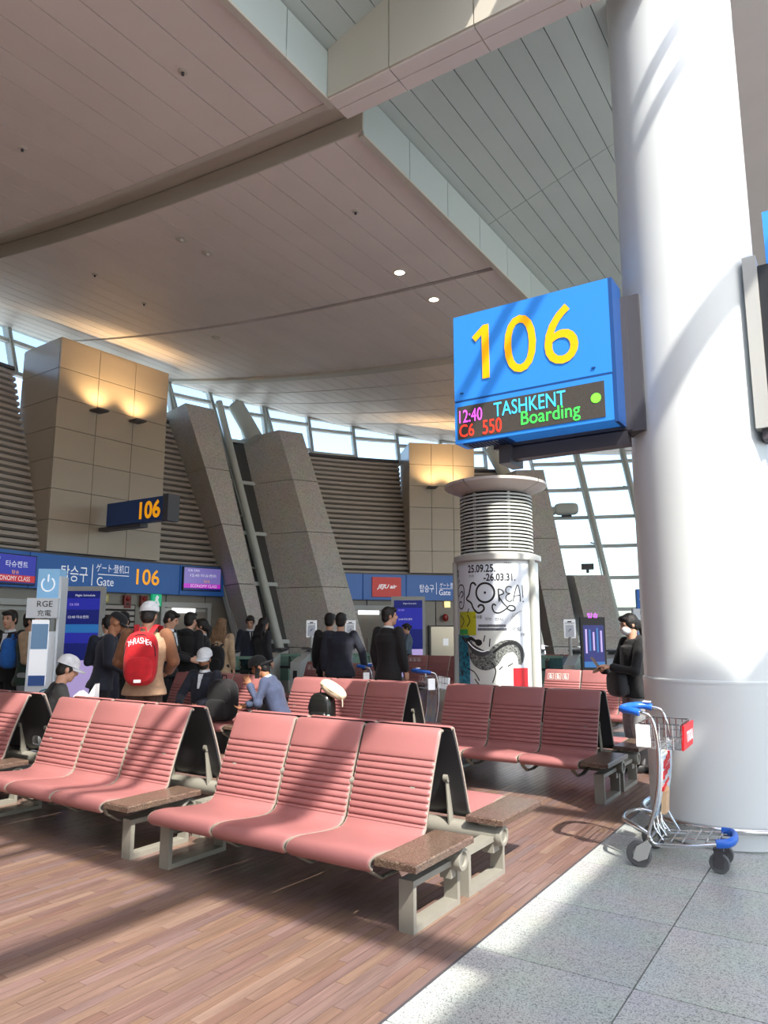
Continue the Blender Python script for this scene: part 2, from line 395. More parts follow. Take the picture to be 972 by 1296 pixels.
# panelled piers
def pier(label, aL, aR, r, z0, z1, cols, rows, depth):
    p0, p1 = FV(aL, r, 0), FV(aR, r, 0); ux = (p1 - p0).normalized(); uy = Vector((-ux.y, ux.x, 0))  # uy points outward
    w = (p1 - p0).length
    o = thing('panelled_pier', label, 'pier', (p0 + p1) / 2, math.atan2(ux.y, ux.x))
    obj('core', MB().box((0, depth / 2 + .03, (z0 + z1) / 2), (w - .06, depth - .02, z1 - z0 - .04)), GAP, o)
    cw = w / cols; rh = (z1 - z0) / rows; me = MB().box((0, 0, 0), (cw - .012, .04, rh - .012)).mesh('cladding_panel'); me.materials.append(TAN)
    ms = MB().box((0, 0, 0), (.04, depth - .012, rh - .012)).mesh('side_panel'); ms.materials.append(TAN)
    mt = MB().box((0, 0, 0), (w, depth, .04)).mesh('top_panel'); mt.materials.append(TAN)
    for j in range(rows):
        z = z0 + rh * (j + .5)
        for i in range(cols): link('cladding_panel', me, o, (-w / 2 + cw * (i + .5), .02, z))
        for s in (-1, 1): link('side_panel', ms, o, (s * (w / 2 - .02), depth / 2 + .04, z))
    link('top_panel', mt, o, (0, depth / 2, z1))
    return o
pierA = pier('tan panelled pier above the left gate desk with two warm sconces', 184.4, 171.0, 12.18, 3.12, 7.78, 3, 7, 1.5)
pierB = pier('tan panelled pier with two warm sconces behind the poster kiosk', 137.0, 127.6, 12.18, 3.12, 6.98, 3, 6, 1.4)
# sconces
WARM = mat('warm_lamp', 'ffcf8a', .5, emit=2)
def sconce(a, z, label):
    p = FV(a, 12.11, z); rz = R(a - 90)
    o = thing('wall_sconce', label, 'lamp', p, rz, 'uplights on the panelled piers')
    obj('housing', MB().extr([(-.13, 0, 0), (.13, 0, 0), (.13, -.34, -.01), (-.13, -.34, -.01)], (0, 0, -.045)), GREYD, o)
    obj('lens', MB().box((0, -.22, .004), (.2, .1, .006)), WARM, o)
    l = bpy.data.lights.new('sconce_light', 'SPOT'); l.energy = 85; l.color = (1, .66, .32); l.spot_size = R(125); l.spot_blend = .8; l.shadow_soft_size = .05
    s = link('sconce_light', l, o, (0, -.42, .02)); s.rotation_euler = Vector((0, .40, 1)).to_track_quat('-Z', 'Y').to_euler()
sconce(180.2, 6.35, 'left warm uplight on the pier above the left gate desk')
sconce(175.4, 6.35, 'right warm uplight on the pier above the left gate desk')
sconce(134.0, 5.65, 'left warm uplight on the pier behind the kiosk')
sconce(130.7, 5.65, 'right warm uplight on the pier behind the kiosk')
# windows: mullions, transoms and panes on the leaning surface
SPAN = mat('dark_spandrel', '4a4a49', .25)
def tilt(a0, z): return a0 + .62 * (z - 7.2)
zc = lambda x: 7.0 + .0075 * (x + 1.88) ** 2
def ztopring(a):
    z = 7.5
    for _ in range(6): z = zc(FS(a, z).x) + .05
    return z
def window(name, als, z0f, transoms, tf=lambda a, z: a):
    o = obj(name, MB(), FRAME); tag(o, kind='structure')
    for a in als:
        zt = ztopring(a); z0 = z0f(a); m = MB()
        for s in (-.5, .12):
            P = [[FS(tf(a, z) + (s + dx) * .45, z, dd) for dx, dd in ((0, .1), (.3, .1), (.3, -.1), (0, -.1))] for z in (z0, (z0 + zt) / 2, zt)]
            loft(m, P)
        obj('mullion', m, FRAME, o)
    zf = transoms
    for i in range(len(als) - 1):
        a0, a1 = als[i], als[i + 1]; zt = ztopring((a0 + a1) / 2); z0 = max(z0f(a0), z0f(a1)) if len(transoms) < 4 else z0f(a0)
        zz = sorted([z0] + [t if t > 0 else zt + t for t in zf if (t if t > 0 else zt + t) > z0 + .2] + [zt])
        for z in zz:
            m = MB(); loft(m, [[FS(tf(lerp(a0, a1, t), z), z + h, dd) for h, dd in ((-.05, .07), (.05, .07), (.05, -.08), (-.05, -.08))] for t in (0, .5, 1)])
            obj('transom', m, FRAME, o)
        for z, y in zip(zz, zz[1:]):
            m = MB(); P = [[FS(tf(lerp(a0, a1, t), z), z, d) for d in (.008, -.008)] + [FS(tf(lerp(a0, a1, t), y), y, d) for d in (-.008, .008)] for t in (0, .5, 1)]
            loft(m, P); obj('pane', m, SPAN if name == 'window_3' and y < 6.95 else GLASS, o)
cl = [112.9 + 5.9 * k for k in range(0, 15)]
window('window_1', [a for a in cl if a > 160.5], lambda a: ztop(a) + .05, [-.42])
window('window_2', [a for a in cl if 124 < a < 156.5], lambda a: ztop(a) + .05, [-.40])
window('window_3', [165.5, 160.5, 157.2, 153.5], lambda a: .1, [1.2, 2.7, 4.1, 5.6, 6.9, -.42], lambda a, z: a + .62 * (z - 7.6))
window('window_4', [118.8 - 5.9 * k for k in range(0, 17)], lambda a: .1, [1.1, 2.08, 3.0, 3.97, 4.9, 5.83, 6.76], tilt)
# white steel tubes standing inside the glass
def wtube(name, label, p0, p1, r, struts=()):
    o = thing(name, label, 'column', p0); q = Vector(p1) - Vector(p0)
    obj('tube', MB().tube([(0, 0, 0), q], r, 14), WSTEEL, o, True)
    for t in struts:
        s = q * t; e = FS(math.degrees(math.atan2((p0 + s).y - AC.y, (p0 + s).x - AC.x)) + .9, (p0 + s).z + .12, .08) - p0
        obj('strut', MB().tube([s, e], .025, 6), WSTEEL, o)
wtube('leaning_steel_tube', 'long leaning white steel tube in the slot between two granite fins', FS(156.2, 0, .45), FS(160.5, 8.0, .35), .1, (.2, .38, .56, .74))
wtube('stub_column', 'stubby white column on top of the widest granite fin', FS(156.6, 6.9, .5), FS(158.2, 8.0, .3), .24)
wtube('leaning_steel_tube', 'long leaning white steel tube before the tall window by the kiosk', FS(107.6, 0, .5), FS(112.8, 7.2, .45), .085, (.3, .55, .8))
wtube('leaning_steel_tube', 'leaning white steel tube half hidden by the big white column', FS(101.6, 0, .5), FS(106.9, 7.2, .45), .085, (.55, .8))
wtube('stub_column', 'stubby white column under the gate sign behind the kiosk cap', FS(122.0, 6.0, .5), FS(124.0, 7.25, .3), .2)
# gate level wall below the fascia
def gate_wall(name, a0, a1, r=12.4, skip=()):
    o = obj(name, MB(), GAP); tag(o, kind='structure'); b = MB(); cyl_bar(b, a0, a1, r + .06, r + .2, 0, 3.0, 12); obj('backing_panel', b, GAP, o)
    n = int(abs(a1 - a0) / 5.5) + 1
    for i in range(n):
        x0, x1 = lerp(a0, a1, i / n), lerp(a0, a1, (i + 1) / n)
        s = .06
        for z0, z1 in ((.02, 1.05), (1.06, 2.4)):
            m = MB(); cyl_bar(m, x0 + math.copysign(s, x1 - x0), x1 - math.copysign(s, x1 - x0), r, r + .05, z0, z1, 2); obj('wall_panel', m, WALLG, o)
gate_wall('wall_left_lower', 199, 159.5)
gate_wall('wall_far_lower', 147.5, 118.8)
# ------------------------------------------------------------------ ceiling
ce = MB(); xs = [-16.6 + .4 * i for i in range(32)]
def yend(x): 
    q = 14.5 ** 2 - (x + 1.88) ** 2
    return 9.61 + math.sqrt(q) if q > 0 else 9.61
bk = MB()
for i in range(31):
    x0, x1 = xs[i], min(xs[i + 1], -4.27)
    for y0, ya_, yb_ in ((-14, 5.5, 5.5), (6.03, yend(x0) + .2, yend(x1) + .2)):
        bk.hexa([(x0, y0, zc(x0) + .06), (x1, y0, zc(x1) + .06), (x1, yb_, zc(x1) + .06), (x0, ya_, zc(x0) + .06)],
                [(x0, y0, zc(x0) + .5), (x1, y0, zc(x1) + .5), (x1, yb_, zc(x1) + .5), (x0, ya_, zc(x0) + .5)])
ceiling = struct('ceiling', MB(), GAP)
obj('backing_sheet', bk, GAP, ceiling)
SECT = [(-9.4, -4.4), (-4.36, .6), (.64, 5.5), (6.02, 9.66), (9.76, 12.9), (13.25, 14.28), (14.34, 15.42), (15.48, 16.6), (16.66, 17.9), (17.96, 19.4), (19.46, 24)]
for i in range(30):
    x1 = -4.2 - .4 * i; x0 = x1 - .4
    for ya, yb in SECT:
        e0, e1 = min(yb, yend(x0)), min(yb, yend(x1))
        if x0 < -16.3 or max(e0, e1) < ya + .05: continue
        e0, e1 = max(e0, ya + .02), max(e1, ya + .02)
        g = .006; m = MB()
        m.hexa([(x0 + g, ya, zc(x0)), (x1 - g, ya, zc(x1)), (x1 - g, e1, zc(x1)), (x0 + g, e0, zc(x0))],
               [(x0 + g, ya, zc(x0) + .05), (x1 - g, ya, zc(x1) + .05), (x1 - g, e1, zc(x1) + .05), (x0 + g, e0, zc(x0) + .05)])
        obj('ceiling_panel', m, CEIL, ceiling)
# bay between -4.2 and the ring at the far end of the grey vault is closed by the grey panels below
gm = MB(); gm2 = MB()
for i in range(30):
    x1 = -4.2 - .4 * i; x0 = x1 - .4
    if x0 < -16.3: break
    gm.hexa([(x0, 6.0, zc(x0) - .0), (x1, 6.0, zc(x1) - .0), (x1, 6.02, zc(x1)), (x0, 6.02, zc(x0))],
            [(x0, 6.0, zc(x0) + .24), (x1, 6.0, zc(x1) + .24), (x1, 6.02, zc(x1) + .24), (x0, 6.02, zc(x0) + .24)])
    gm2.hexa([(x0, 5.44, zc(x0) - .012), (x1, 5.44, zc(x1) - .012), (x1, 5.52, zc(x1) - .012), (x0, 5.52, zc(x0) - .012)],
             [(x0, 5.44, zc(x0) + .05), (x1, 5.44, zc(x1) + .05), (x1, 5.52, zc(x1) + .05), (x0, 5.52, zc(x0) + .05)])
    gm.hexa([(x0, 12.93, zc(x0) - .05), (x1, 12.93, zc(x1) - .05), (x1, 13.2, zc(x1) - .05), (x0, 13.2, zc(x0) - .05)],
            [(x0, 12.93, zc(x0) + .05), (x1, 12.93, zc(x1) + .05), (x1, 13.2, zc(x1) + .05), (x0, 13.2, zc(x0) + .05)]) if yend(x0) > 13.3 else None
    gm.hexa([(x0, 5.45, zc(x0) + .26), (x1, 5.45, zc(x1) + .26), (x1, 6.04, zc(x1) + .26), (x0, 6.04, zc(x0) + .26)],
            [(x0, 5.45, zc(x0) + .3), (x1, 5.45, zc(x1) + .3), (x1, 6.04, zc(x1) + .3), (x0, 6.04, zc(x0) + .3)])
obj('cross_cove', gm, CREAM, ceiling); obj('cove_edge_trim', gm2, CREAM, ceiling)
rb = MB(); loft(rb, [[FS(a, ztopring(a) - .02, .28), FS(a, ztopring(a) + .1, .28), FS(a, ztopring(a) + .1, -.15), FS(a, ztopring(a) - .02, -.15)] for a in range(28, 201, 4)])
obj('perimeter_trim', rb, WSTEEL, ceiling)
# fascia along X = -4.2
fz = struct('trim_1', MB(), FASC)
for i, (ya, yb) in enumerate([(-9, -4), (-4, .7), (.7, 2.7), (2.7, 4.7), (4.7, 5.5)] + [(6.02, 7.03)] + [(7.03 + k, 8.03 + k) for k in range(13)]):
    obj('fascia_panel', MB().box((-4.215, (ya + yb) / 2, 7.28), (.03, yb - ya - .012, .53)), FASC, fz)
    obj('fascia_lip', MB().box((-4.235, (ya + yb) / 2, 7.0), (.075, yb - ya - .004, .03)), CREAM, fz)
CL = mat('cove_glow', 'ff9a52', .5, emit=2.2)
obj('cove_light', MB().box((-4.33, 12.5, 7.50), (.05, 13.0, .02)), CL, fz); obj('cove_light', MB().box((-4.33, 0, 7.50), (.05, 10, .02)), CL, fz)
# higher grey ceiling
zC = lambda x: 7.57 + .31 * (x + 4.2)
c2 = struct('ceiling_upper', MB(), GAP)
def slab(mb, x0, x1, y0, y1, z0, z1, t): mb.hexa([(x0, y0, z0), (x1, y0, z1), (x1, y1, z1), (x0, y1, z0)], [(x0, y0, z0 + t), (x1, y0, z1 + t), (x1, y1, z1 + t), (x0, y1, z0 + t)])
b2 = MB(); slab(b2, -4.6, -1.7, -14, 24, zC(-4.6) + .06, zC(-1.7) + .06, .3); obj('backing_sheet', b2, GAP, c2)
for i in range(12):
    x0 = -4.56 + .242 * i; x1 = x0 + .242
    for ya, yb in ((-9, -4.4), (-4.4, .4), (.4, 5.5), (5.5, 9.35), (9.36, 12.9), (12.91, 16.5), (16.51, 21)):
        m = MB(); slab(m, x0 + .005, x1 - .005, ya, yb, zC(x0), zC(x1), .04); obj('ceiling_panel', m, CEILG, c2)
# cross beam
bm_ = struct('trim_2', MB(), CREAM)
cuts = [-4.2, -3.43, -2.5, -1.6, -.95]
for a, b in zip(cuts, cuts[1:]):
    zt = zC(min(-1.7, b)) + .1
    obj('beam_panel', MB().box(((a + b) / 2, 5.36, (7.0 + zt) / 2), (b - a - .012, .03, zt - 7.0)), CREAM, bm_)
    obj('soffit_panel', MB().box(((a + b) / 2, 5.45, 6.995), (b - a - .012, .165, .03)), CEIL, bm_)
    obj('soffit_panel', MB().box(((a + b) / 2, 5.625, 6.995), (b - a - .012, .165, .03)), CEIL, bm_)
    obj('beam_back', MB().box(((a + b) / 2, 5.70, (7.0 + zt) / 2), (b - a - .012, .03, zt - 7.0)), CREAM, bm_)
# roof on the right of the ridge: skylight bars, then closed roof, far walls
rf = struct('ceiling_right', MB(), CEIL)
def rbox(n, c, d, m=CEIL): obj(n, MB().box(c, d), m, rf)
rbox('roof_panel', (8.9, 5, 8.5), (9.1, 40, .3)); rbox('roof_panel', (1.2, 16.6, 8.35), (6.0, 16.4, .3)); rbox('roof_panel', (-.75, 7.8, 8.35), (2.0, 1.2, .3))
rbox('roof_panel', (1.2, -11.7, 8.5), (6.0, 4, .3)); rbox('ridge_wall', (-1.72, 3, 8.7), (.1, 34, .6))
sk = struct('window_skylight', MB(), WSTEEL)
for x, w in ((2.35, .1), (.80, .05), (.55, .05), (-1.2, .15)): obj('skylight_bar', MB().box((x, -.4, 8.45), (w, 17.6, .26 if w > .06 else .1)), WSTEEL, sk)
for y in (-6.2, -3.3, -.47, 2.4): obj('skylight_bar', MB().box((1.35, y, 8.5), (6.1, .16, .2)), WSTEEL, sk)
struct('wall_back', MB().box((-2, -14.2, 4), (30, .3, 9)), mat('wall_paint', 'cfccc6', .6))
struct('wall_side_left', MB().box((-13.6, -4.4, 4.2), (.3, 19.6, 8.6)), TAN)
wr = struct('window_5', MB(), FRAME)
for k in range(8): obj('mullion', MB().box((10.4, -13 + 2.8 * k, 4.2), (.16, .12, 8.4)), FRAME, wr)
for z in (.1, 1.2, 3.6, 6.0, 8.3): obj('transom', MB().box((10.4, -3.2, z), (.12, 19.8, .1)), FRAME, wr)
# ceiling fittings
LAMP = mat('downlight_glow', 'fff3dc', .5, emit=5)
def downlight(x, y, lit, label, group, r=.1):
    z = zc(x); o = thing('downlight', label, 'ceiling light', (x, y, z), 0, group)
    obj('trim_ring', MB().lathe([(r * .82, .0), (r * .82, -.012), (r, -.016), (r * 1.05, .0)], 24), CREAM, o, True)
    obj('lens', MB().lathe([(.001, -.010), (r * .82, -.006)], 20), LAMP if lit else GREYD, o)
downlight(-5.65, 9.12, 1, 'lit round downlight just before the dark ceiling seam', 'lit downlights in the ceiling')
downlight(-5.66, 10.25, 1, 'lit round downlight just beyond the dark ceiling seam', 'lit downlights in the ceiling')
for x, y, lab in ((-5.26, 4.34, 'small round sprinkler nearest the camera, high in the upper ceiling bay'), (-8.03, 4.27, 'small round sprinkler at the left of the upper ceiling bay'), (-8.02, 6.75, 'larger round smoke detector in the middle ceiling bay'),
                  (-8.0, 7.25, 'tiny sprinkler right beside the smoke detector'), (-10.83, 8.3, 'tiny sprinkler left in the middle ceiling bay'), (-10.89, 10.2, 'pale detector beyond the dark seam at the left'),
                  (-10.56, 7.05, 'tiny sprinkler low at the left of the middle ceiling bay'), (-5.23, 7.32, 'small sprinkler between the downlights and the beam')):
    r = .09 if 'detector' in lab else .05
    o = thing('sprinkler_head', lab, 'sprinkler', (x, y, zc(x)), 0, 'ceiling sprinklers and detectors')
    obj('base', MB().lathe([(r, .0), (r, -.012), (r * .6, -.02), (.001, -.02)], 16), CREAM, o, True)
    obj('tip', MB().lathe([(.001, -.055), (r * .3, -.05), (r * .35, -.02)], 10), GREYD if r < .06 else CREAM, o, True)

# ------------------------------------------------------------------ big white column
o = thing('round_column', 'huge round white column standing on the granite floor', 'column', (-.987, 6.20, 0))
obj('shaft', MB().lathe([(.513, 1.14), (.513, 8.4)], 64), WHITEP, o, True)
obj('base_cladding', MB().lathe([(.505, 0), (.517, .01), (.521, 1.10), (.524, 1.125), (.521, 1.14), (.513, 1.142)], 64), WHITEP, o, True)
obj('guard_rail', MB().tube([(.575 * math.cos(R(a)), .575 * math.sin(R(a)), .15) for a in range(0, 360, 8)], .022, 10, closed=True), CHROME, o, True)
for a in (250, 310, 20, 140): obj('rail_bracket', MB().box((.55 * math.cos(R(a)), .55 * math.sin(R(a)), .15), (.05, .05, .02)), CHROME, o)
obj('joint_band', MB().lathe([(.514, 1.12), (.526, 1.12), (.526, 1.132), (.514, 1.132)], 64), WHITEP, o, True)

# ------------------------------------------------------------------ gate fascias and their signs
SCRB = mat('screen_blue', '2b2fa0', .3, emit=.5); SCRD = mat('screen_navy', '1a2370', .3, emit=.45); SCRR = mat('screen_red', 'b3262e', .3, emit=.6)
SCRP = mat('screen_magenta', 'b030b8', .3, emit=.7); SCRV = mat('screen_violet', '7a6fb4', .3, emit=.6); SCRC = mat('screen_cyan', '2a6aa8', .3, emit=.6)
SCRL = mat('screen_lilac', 'b9a6dc', .3, emit=.6); REDS = mat('sign_red', 'c9302c', .4, emit=.15); GRN = mat('exit_green', '16a070', .4, emit=.7)
def fascia(label, a0, a1, splits):
    o = thing('gate_fascia', label, 'sign', FV((a0 + a1) / 2, R0, 2.34)); inv = Vector(o.location)
    e = [a0] + list(splits) + [a1]
    for x, y in zip(e, e[1:]):
        m = MB(); cyl_bar(m, x - .06, y + .06, R0, R0 + .3, 2.34, 3.06, 8); m.v = [tuple(Vector(v) - inv) for v in m.v]
        obj('fascia_panel', m, BLUE, o)
    m = MB(); cyl_bar(m, a0, a1, R0 + .02, R0 + .45, 3.05, 3.1, 16); m.v = [tuple(Vector(v) - inv) for v in m.v]; obj('top_cap', m, GREYD, o)
    return o
def onf(o, s, w, h, a, z, m, off=.012): # lettering on a fascia
    return text(s, w, h, FV(a, R0 - off, z) - Vector(o.location), m, o, R(a - 90))
fa = fascia('long blue curved fascia over the left gate desk reading Gate 106', 194, 162.2, [186.0, 168.3])
onf(fa, '\ud0d1\uc2b9\uad6c', .64, .34, 181.0, 2.69, WHT)
onf(fa, 'Gate', .42, .19, 177.4, 2.56, WHT); onf(fa, '\u30b2\u30fc\u30c8\u00b7\u767b\u673a\u53e3', .82, .19, 176.6, 2.86, WHT)
text('106', .6, .37, FV(172.3, R0 - .012, 2.72) - Vector(fa.location), YEL, fa, R(82.3), bold=.012)
def strip(o, a, z, w, h, m, name='divider_line', off=.006):
    return link(name, MB().box((0, 0, 0), (w, .004, h)).mesh(name), o, FV(a, R0 - off, z) - Vector(o.location), R(a - 90))
for q, mm in ((strip(fa, 178.95, 2.69, .018, .46, WHT), WHT), (strip(fa, 176.5, 2.715, .88, .016, WHT), WHT)): q.data.materials.append(mm)
fb = fascia('blue curved fascia over the far gate desk with a red airline panel', 147.0, 126.5, [143.6, 137.5])
def fbox(o, a, z, w, h, m, name, off=.03, t=.05):
    q = link(name, MB().box((0, 0, 0), (w, t, h)).mesh(name), o, FV(a, R0 - off, z) - Vector(o.location), R(a - 90)); q.data.materials.append(m); return q
fbox(fb, 140.3, 2.7, .86, .56, REDS, 'airline_panel')
text('JEJU air', .6, .15, FV(140.3, R0 - .062, 2.7) - Vector(fb.location), WHT, fb, R(140.3 - 90), .35, bold=.025)
onf(fb, '\ud0d1\uc2b9\uad6c', .42, .22, 134.6, 2.68, WHT); onf(fb, 'Gate', .34, .16, 132.1, 2.57, WHT); onf(fb, '\u30b2\u30fc\u30c8\u00b7\u767b\u673a\u53e3', .58, .14, 131.4, 2.78, WHT)
q = strip(fb, 133.25, 2.68, .014, .34, WHT); q.data.materials.append(WHT); q = strip(fb, 131.4, 2.68, .6, .012, WHT); q.data.materials.append(WHT)
def wscreen(name, label, a, z, w, h, bands, texts, r=R0 - .09, t=.08, bez=.02):
    o = thing(name, label, 'screen', FV(a, r, z), R(a - 90))
    obj('casing', MB().box((0, t / 2, 0), (w + 2 * bez, t, h + 2 * bez)), BLACK, o)
    for z0, z1, m in bands: obj('screen_band', MB().box((0, -.003, h * ((z0 + z1) / 2 - .5)), (w, .004, h * (z1 - z0))), m, o)
    for s, w_, h_, x, zz, m in texts: text(s, w_, h_, (x * w, -.008, h * (zz - .5)), m, o)
    return o
wscreen('gate_screen', 'blue and red boarding class screen at the left end of the long fascia', 188.3, 2.68, 1.15, .56, [(.3, 1, SCRB), (.06, .3, SCRR), (0, .06, SCRD)],
        [('\ud0c0\uc288\ucf04\ud2b8', .5, .13, .12, .68, WHT), ('ECONOMY CLASS', .8, .09, .05, .18, WHT), ('\ud0d1\uc2b9', .16, .07, .1, .4, YEL), ('12:40', .2, .06, -.3, .85, WHT)])
wscreen('gate_screen', 'violet and magenta boarding class screen at the right end of the long fascia', 165.6, 2.74, 1.0, .54, [(.28, 1, SCRV), (.08, .28, SCRP), (0, .08, SCRD)],
        [('12:40 \ud0c0\uc288\ucf04\ud2b8', .72, .08, .02, .66, WHT), ('ECONOMY CLASS', .72, .07, .04, .18, WHT), ('\ud0d1\uc2b9', .16, .06, .12, .4, YEL), ('C6 550', .3, .05, -.25, .88, WHT)])
# projecting 106 sign on the left pier
o = thing('projecting_sign', 'small blue projecting gate sign with a yellow 106 on the left panelled pier', 'sign', (-12.72, 9.9, 3.98))
obj('sign_box', MB().box((0, 0, 0), (1.86, .2, .5)), mat('deep_sign_blue', '17407c', .4), o); obj('frame_end', MB().box((1.0, .03, 0), (.16, .3, .56)), GREYD, o); obj('mount', MB().box((-.55, .05, -.29), (1.4, .2, .08)), GREYD, o)
text('106', .66, .38, (.5, -.106, 0), YEL, o, bold=.03)
# ------------------------------------------------------------------ hanging gate sign beside the column
o = thing('gate_sign', 'big blue gate sign with a yellow 106 fixed beside the white column', 'sign', (-2.155, 5.52, 3.69))
obj('upper_panel', MB().box((0, .11, .2), (1.39, .22, .79)), BLUEL, o)
obj('lower_panel', MB().box((0, .11, -.395), (1.385, .225, .37)), BLUEL, o)
LED = mat('led_panel', '4a4642', .5, noise=(300, .5)); obj('led_screen', MB().box((-.018, -.004, -.4), (1.292, .01, .295)), LED, o)
obj('side_plate', MB().box((.71, .125, 0), (.03, .25, 1.19)), BLUED, o)
obj('panel_joint', MB().box((0, .1, -.2), (1.38, .2, .02)), BLUED, o)
obj('back_box', MB().box((.17, .25, -.12), (1.2, .06, 1.0)), GREYD, o); obj('bracket', MB().box((.2, .28, -.67), (1.06, .12, .12)), GREYD, o)
obj('column_mount', MB().box((.79, .34, -.06), (.16, .22, 1.14)), GREYD, o)
obj('bracket_foot', MB().box((-.3, .3, -.69), (.1, .3, .16)), GREYD, o)
obj('lettering', MB().extr([(-.508, -.008, 0.01), (-.508, -.008, .48), (-.436, -.008, .48), (-.349, -.008, .48)][:0] + [(-.415, -.01, -.035), (-.348, -.01, -.035), (-.348, -.01, .455), (-.40, -.01, .455), (-.508, -.01, .365), (-.474, -.01, .318), (-.415, -.01, .368)], (0, .004, 0)), YEL, o)
for ch, x, w in (('0', -2.216, .286), ('6', -1.858, .286)): text(ch, w, .51, (x + 2.155, -.008, .21), YEL, o)
def led(c): return mat('led_' + c, c, .5, emit=2.0)
text('12:40', .22, .115, (-.535, -.012, -.345), led('e04fe0'), o); text('TASHKENT', .63, .125, (0.0, -.012, -.335), led('35b6f0'), o)
text('C6', .14, .11, (-.575, -.012, -.475), led('ff3020'), o); text('550', .175, .125, (-.335, -.012, -.472), led('ff3020'), o)
text('Boarding', .5, .15, (.18, -.012, -.468), led('35e048'), o)
obj('led_dot', MB().lathe([(.001, 0), (.04, 0)], 20).mesh('led_dot'), led('60e030'), o); q = bpy.data.objects['led_dot']; q.rotation_euler = (R(90), 0, 0); q.location = (.56, -.012, -.385)
for x, z in ((-.62, -.13), (.55, -.13)): obj('latch', MB().box((x, -.004, z), (.03, .012, .012)), BLUED, o)
obj('speaker_grille', MB().box((-.42, .11, -.585), (.42, .17, .012)), BLUED, o)
for i in range(10): obj('grille_slot', MB().box((-.58 + .035 * i, .11, -.592), (.012, .14, .006)), GAP, o)
o = thing('gate_sign', 'dark display with a grey edge on the right flank of the white column', 'sign', (0, 5.95, 3.66))
obj('display_body', MB().box((.02, .1, -.02), (.9, .2, 1.28)), BLACK, o); obj('side_frame', MB().box((-.48, .06, 0), (.095, .26, 1.36)), LGREY, o)
obj('frame_foot', MB().box((-.45, .06, -.72), (.08, .2, .08)), GREYD, o); obj('mount_arm', MB().box((-.5, .2, 0), (.1, .1, .9)), GREYD, o)
o = thing('blue_sign', 'blue sign board above the dark display right of the column', 'sign', (.06, 6.4, 4.66))
obj('board', MB().box((.0, 0, 0), (.9, .16, .5)), BLUEL, o); obj('hanger', MB().box((.2, 0, 1.95), (.06, .06, 3.4)), GREYD, o)

# ------------------------------------------------------------------ gate level fittings: doors, boxes, totems
def onwall(a, z, r=12.36): return FV(a, r, z)
def door(n, label, a, w, h, glassy):
    o = tag(link(n, None, None, onwall(a, 0), R(a - 90)), label, 'door', kind='structure')
    obj('recess', MB().box((0, .12, h / 2), (w, .05, h)), DARKB, o)
    for s in (-1, 1):
        obj('jamb', MB().box((s * w / 2, 0, h / 2), (.1, .16, h)), LGREY, o)
        lf = obj('door_leaf', MB().box((s * w / 4, .05, h / 2 - .05), (w / 2 - .1, .03, h - .2)), GLASS if glassy else mat('door_beige', '8f8478', .4), o)
        obj('handle', MB().tube([(s * .08, .0, .85), (s * .08, .0, 1.25)], .016, 8), CHROME, lf)
        obj('leaf_frame', MB().box((s * w / 4, .05, h - .12), (w / 2, .05, .08)), LGREY, lf)
    obj('lintel', MB().box((0, 0, h), (w + .1, .18, .12)), LGREY, o)
    if glassy is False: obj('lit_sign', MB().box((-.1, -.1, h - .14), (w * .5, .02, .12)), mat('lit_white', 'f4f6f8', .5, emit=1.2), o)
door('door_1', 'double glass gate door at the left behind the flight staff', 186.2, 1.5, 2.05, True)
door('door_2', 'beige gate door under the right end of the long fascia', 167.0, 1.25, 2.1, False)
door('door_3', 'beige gate door under the far fascia beside the flight board', 142.2, 1.25, 2.12, False)
def wbox(name, label, cat, a, z, w, h, d, m, extra=None, group=None):
    o = thing(name, label, cat, onwall(a, z), R(a - 90), group); obj('case', MB().box((0, -d / 2, 0), (w, d, h)), m, o)
    if extra: extra(o, w, h, d)
    return o
def ex_exit(o, w, h, d):
    obj('figure_head', MB().sup((.0, -d - .004, h * .28), (.025, .004, .025)), WHT, o)
    obj('figure', MB().extr([(-.05, 0, .06), (.05, 0, .08), (.02, 0, 0), (.08, 0, -.12), (.04, 0, -.13), (-.02, 0, -.03), (-.08, 0, -.1), (-.1, 0, -.08), (-.04, 0, 0)], (0, .004, 0)), WHT, o, loc=(0, -d - .008, .0))
wbox('exit_sign', 'green lit running-man exit sign under the long fascia', 'sign', 170.8, 2.2, .24, .3, .08, GRN, ex_exit)
def ex_fire(o, w, h, d): obj('lamp', MB().sup((0, -d, .06), (.05, .04, .05)), mat('red_lamp', '8a1f1a', .3), o); obj('button', MB().box((0, -d - .005, -.06), (.06, .01, .05)), BLACK, o)
RDB = mat('fire_red', '7c2a24', .45)
wbox('fire_box', 'left dark red fire alarm box under the long fascia', 'alarm', 174.3, 2.14, .17, .3, .07, RDB, ex_fire, 'fire boxes'); wbox('fire_box', 'right dark red fire alarm box next to the exit sign', 'alarm', 172.3, 2.16, .17, .26, .07, RDB, ex_fire, 'fire boxes')
wbox('notice', 'small yellow notice between the standing board and the fire boxes', 'notice', 176.8, 2.2, .18, .18, .012, mat('notice_yellow', 'c9b24a', .6), lambda o, w, h, d: obj('inner_sheet', MB().box((0, -d - .001, 0), (w * .7, .003, h * .7)), mat('notice_pale', 'e0d9b0', .7), o))
def ex_vent(o, w, h, d):
    for i in range(8): obj('slat', MB().box((0, -d - .01, -h / 2 + h * (i + .5) / 8), (w * .92, .03, h / 12)), LOUV, o)
wbox('wall_vent', 'grey louvred vent panel in the wall beside the standing flight board', 'vent', 175.3, 1.55, .9, 1.05, .03, DARKB, ex_vent)
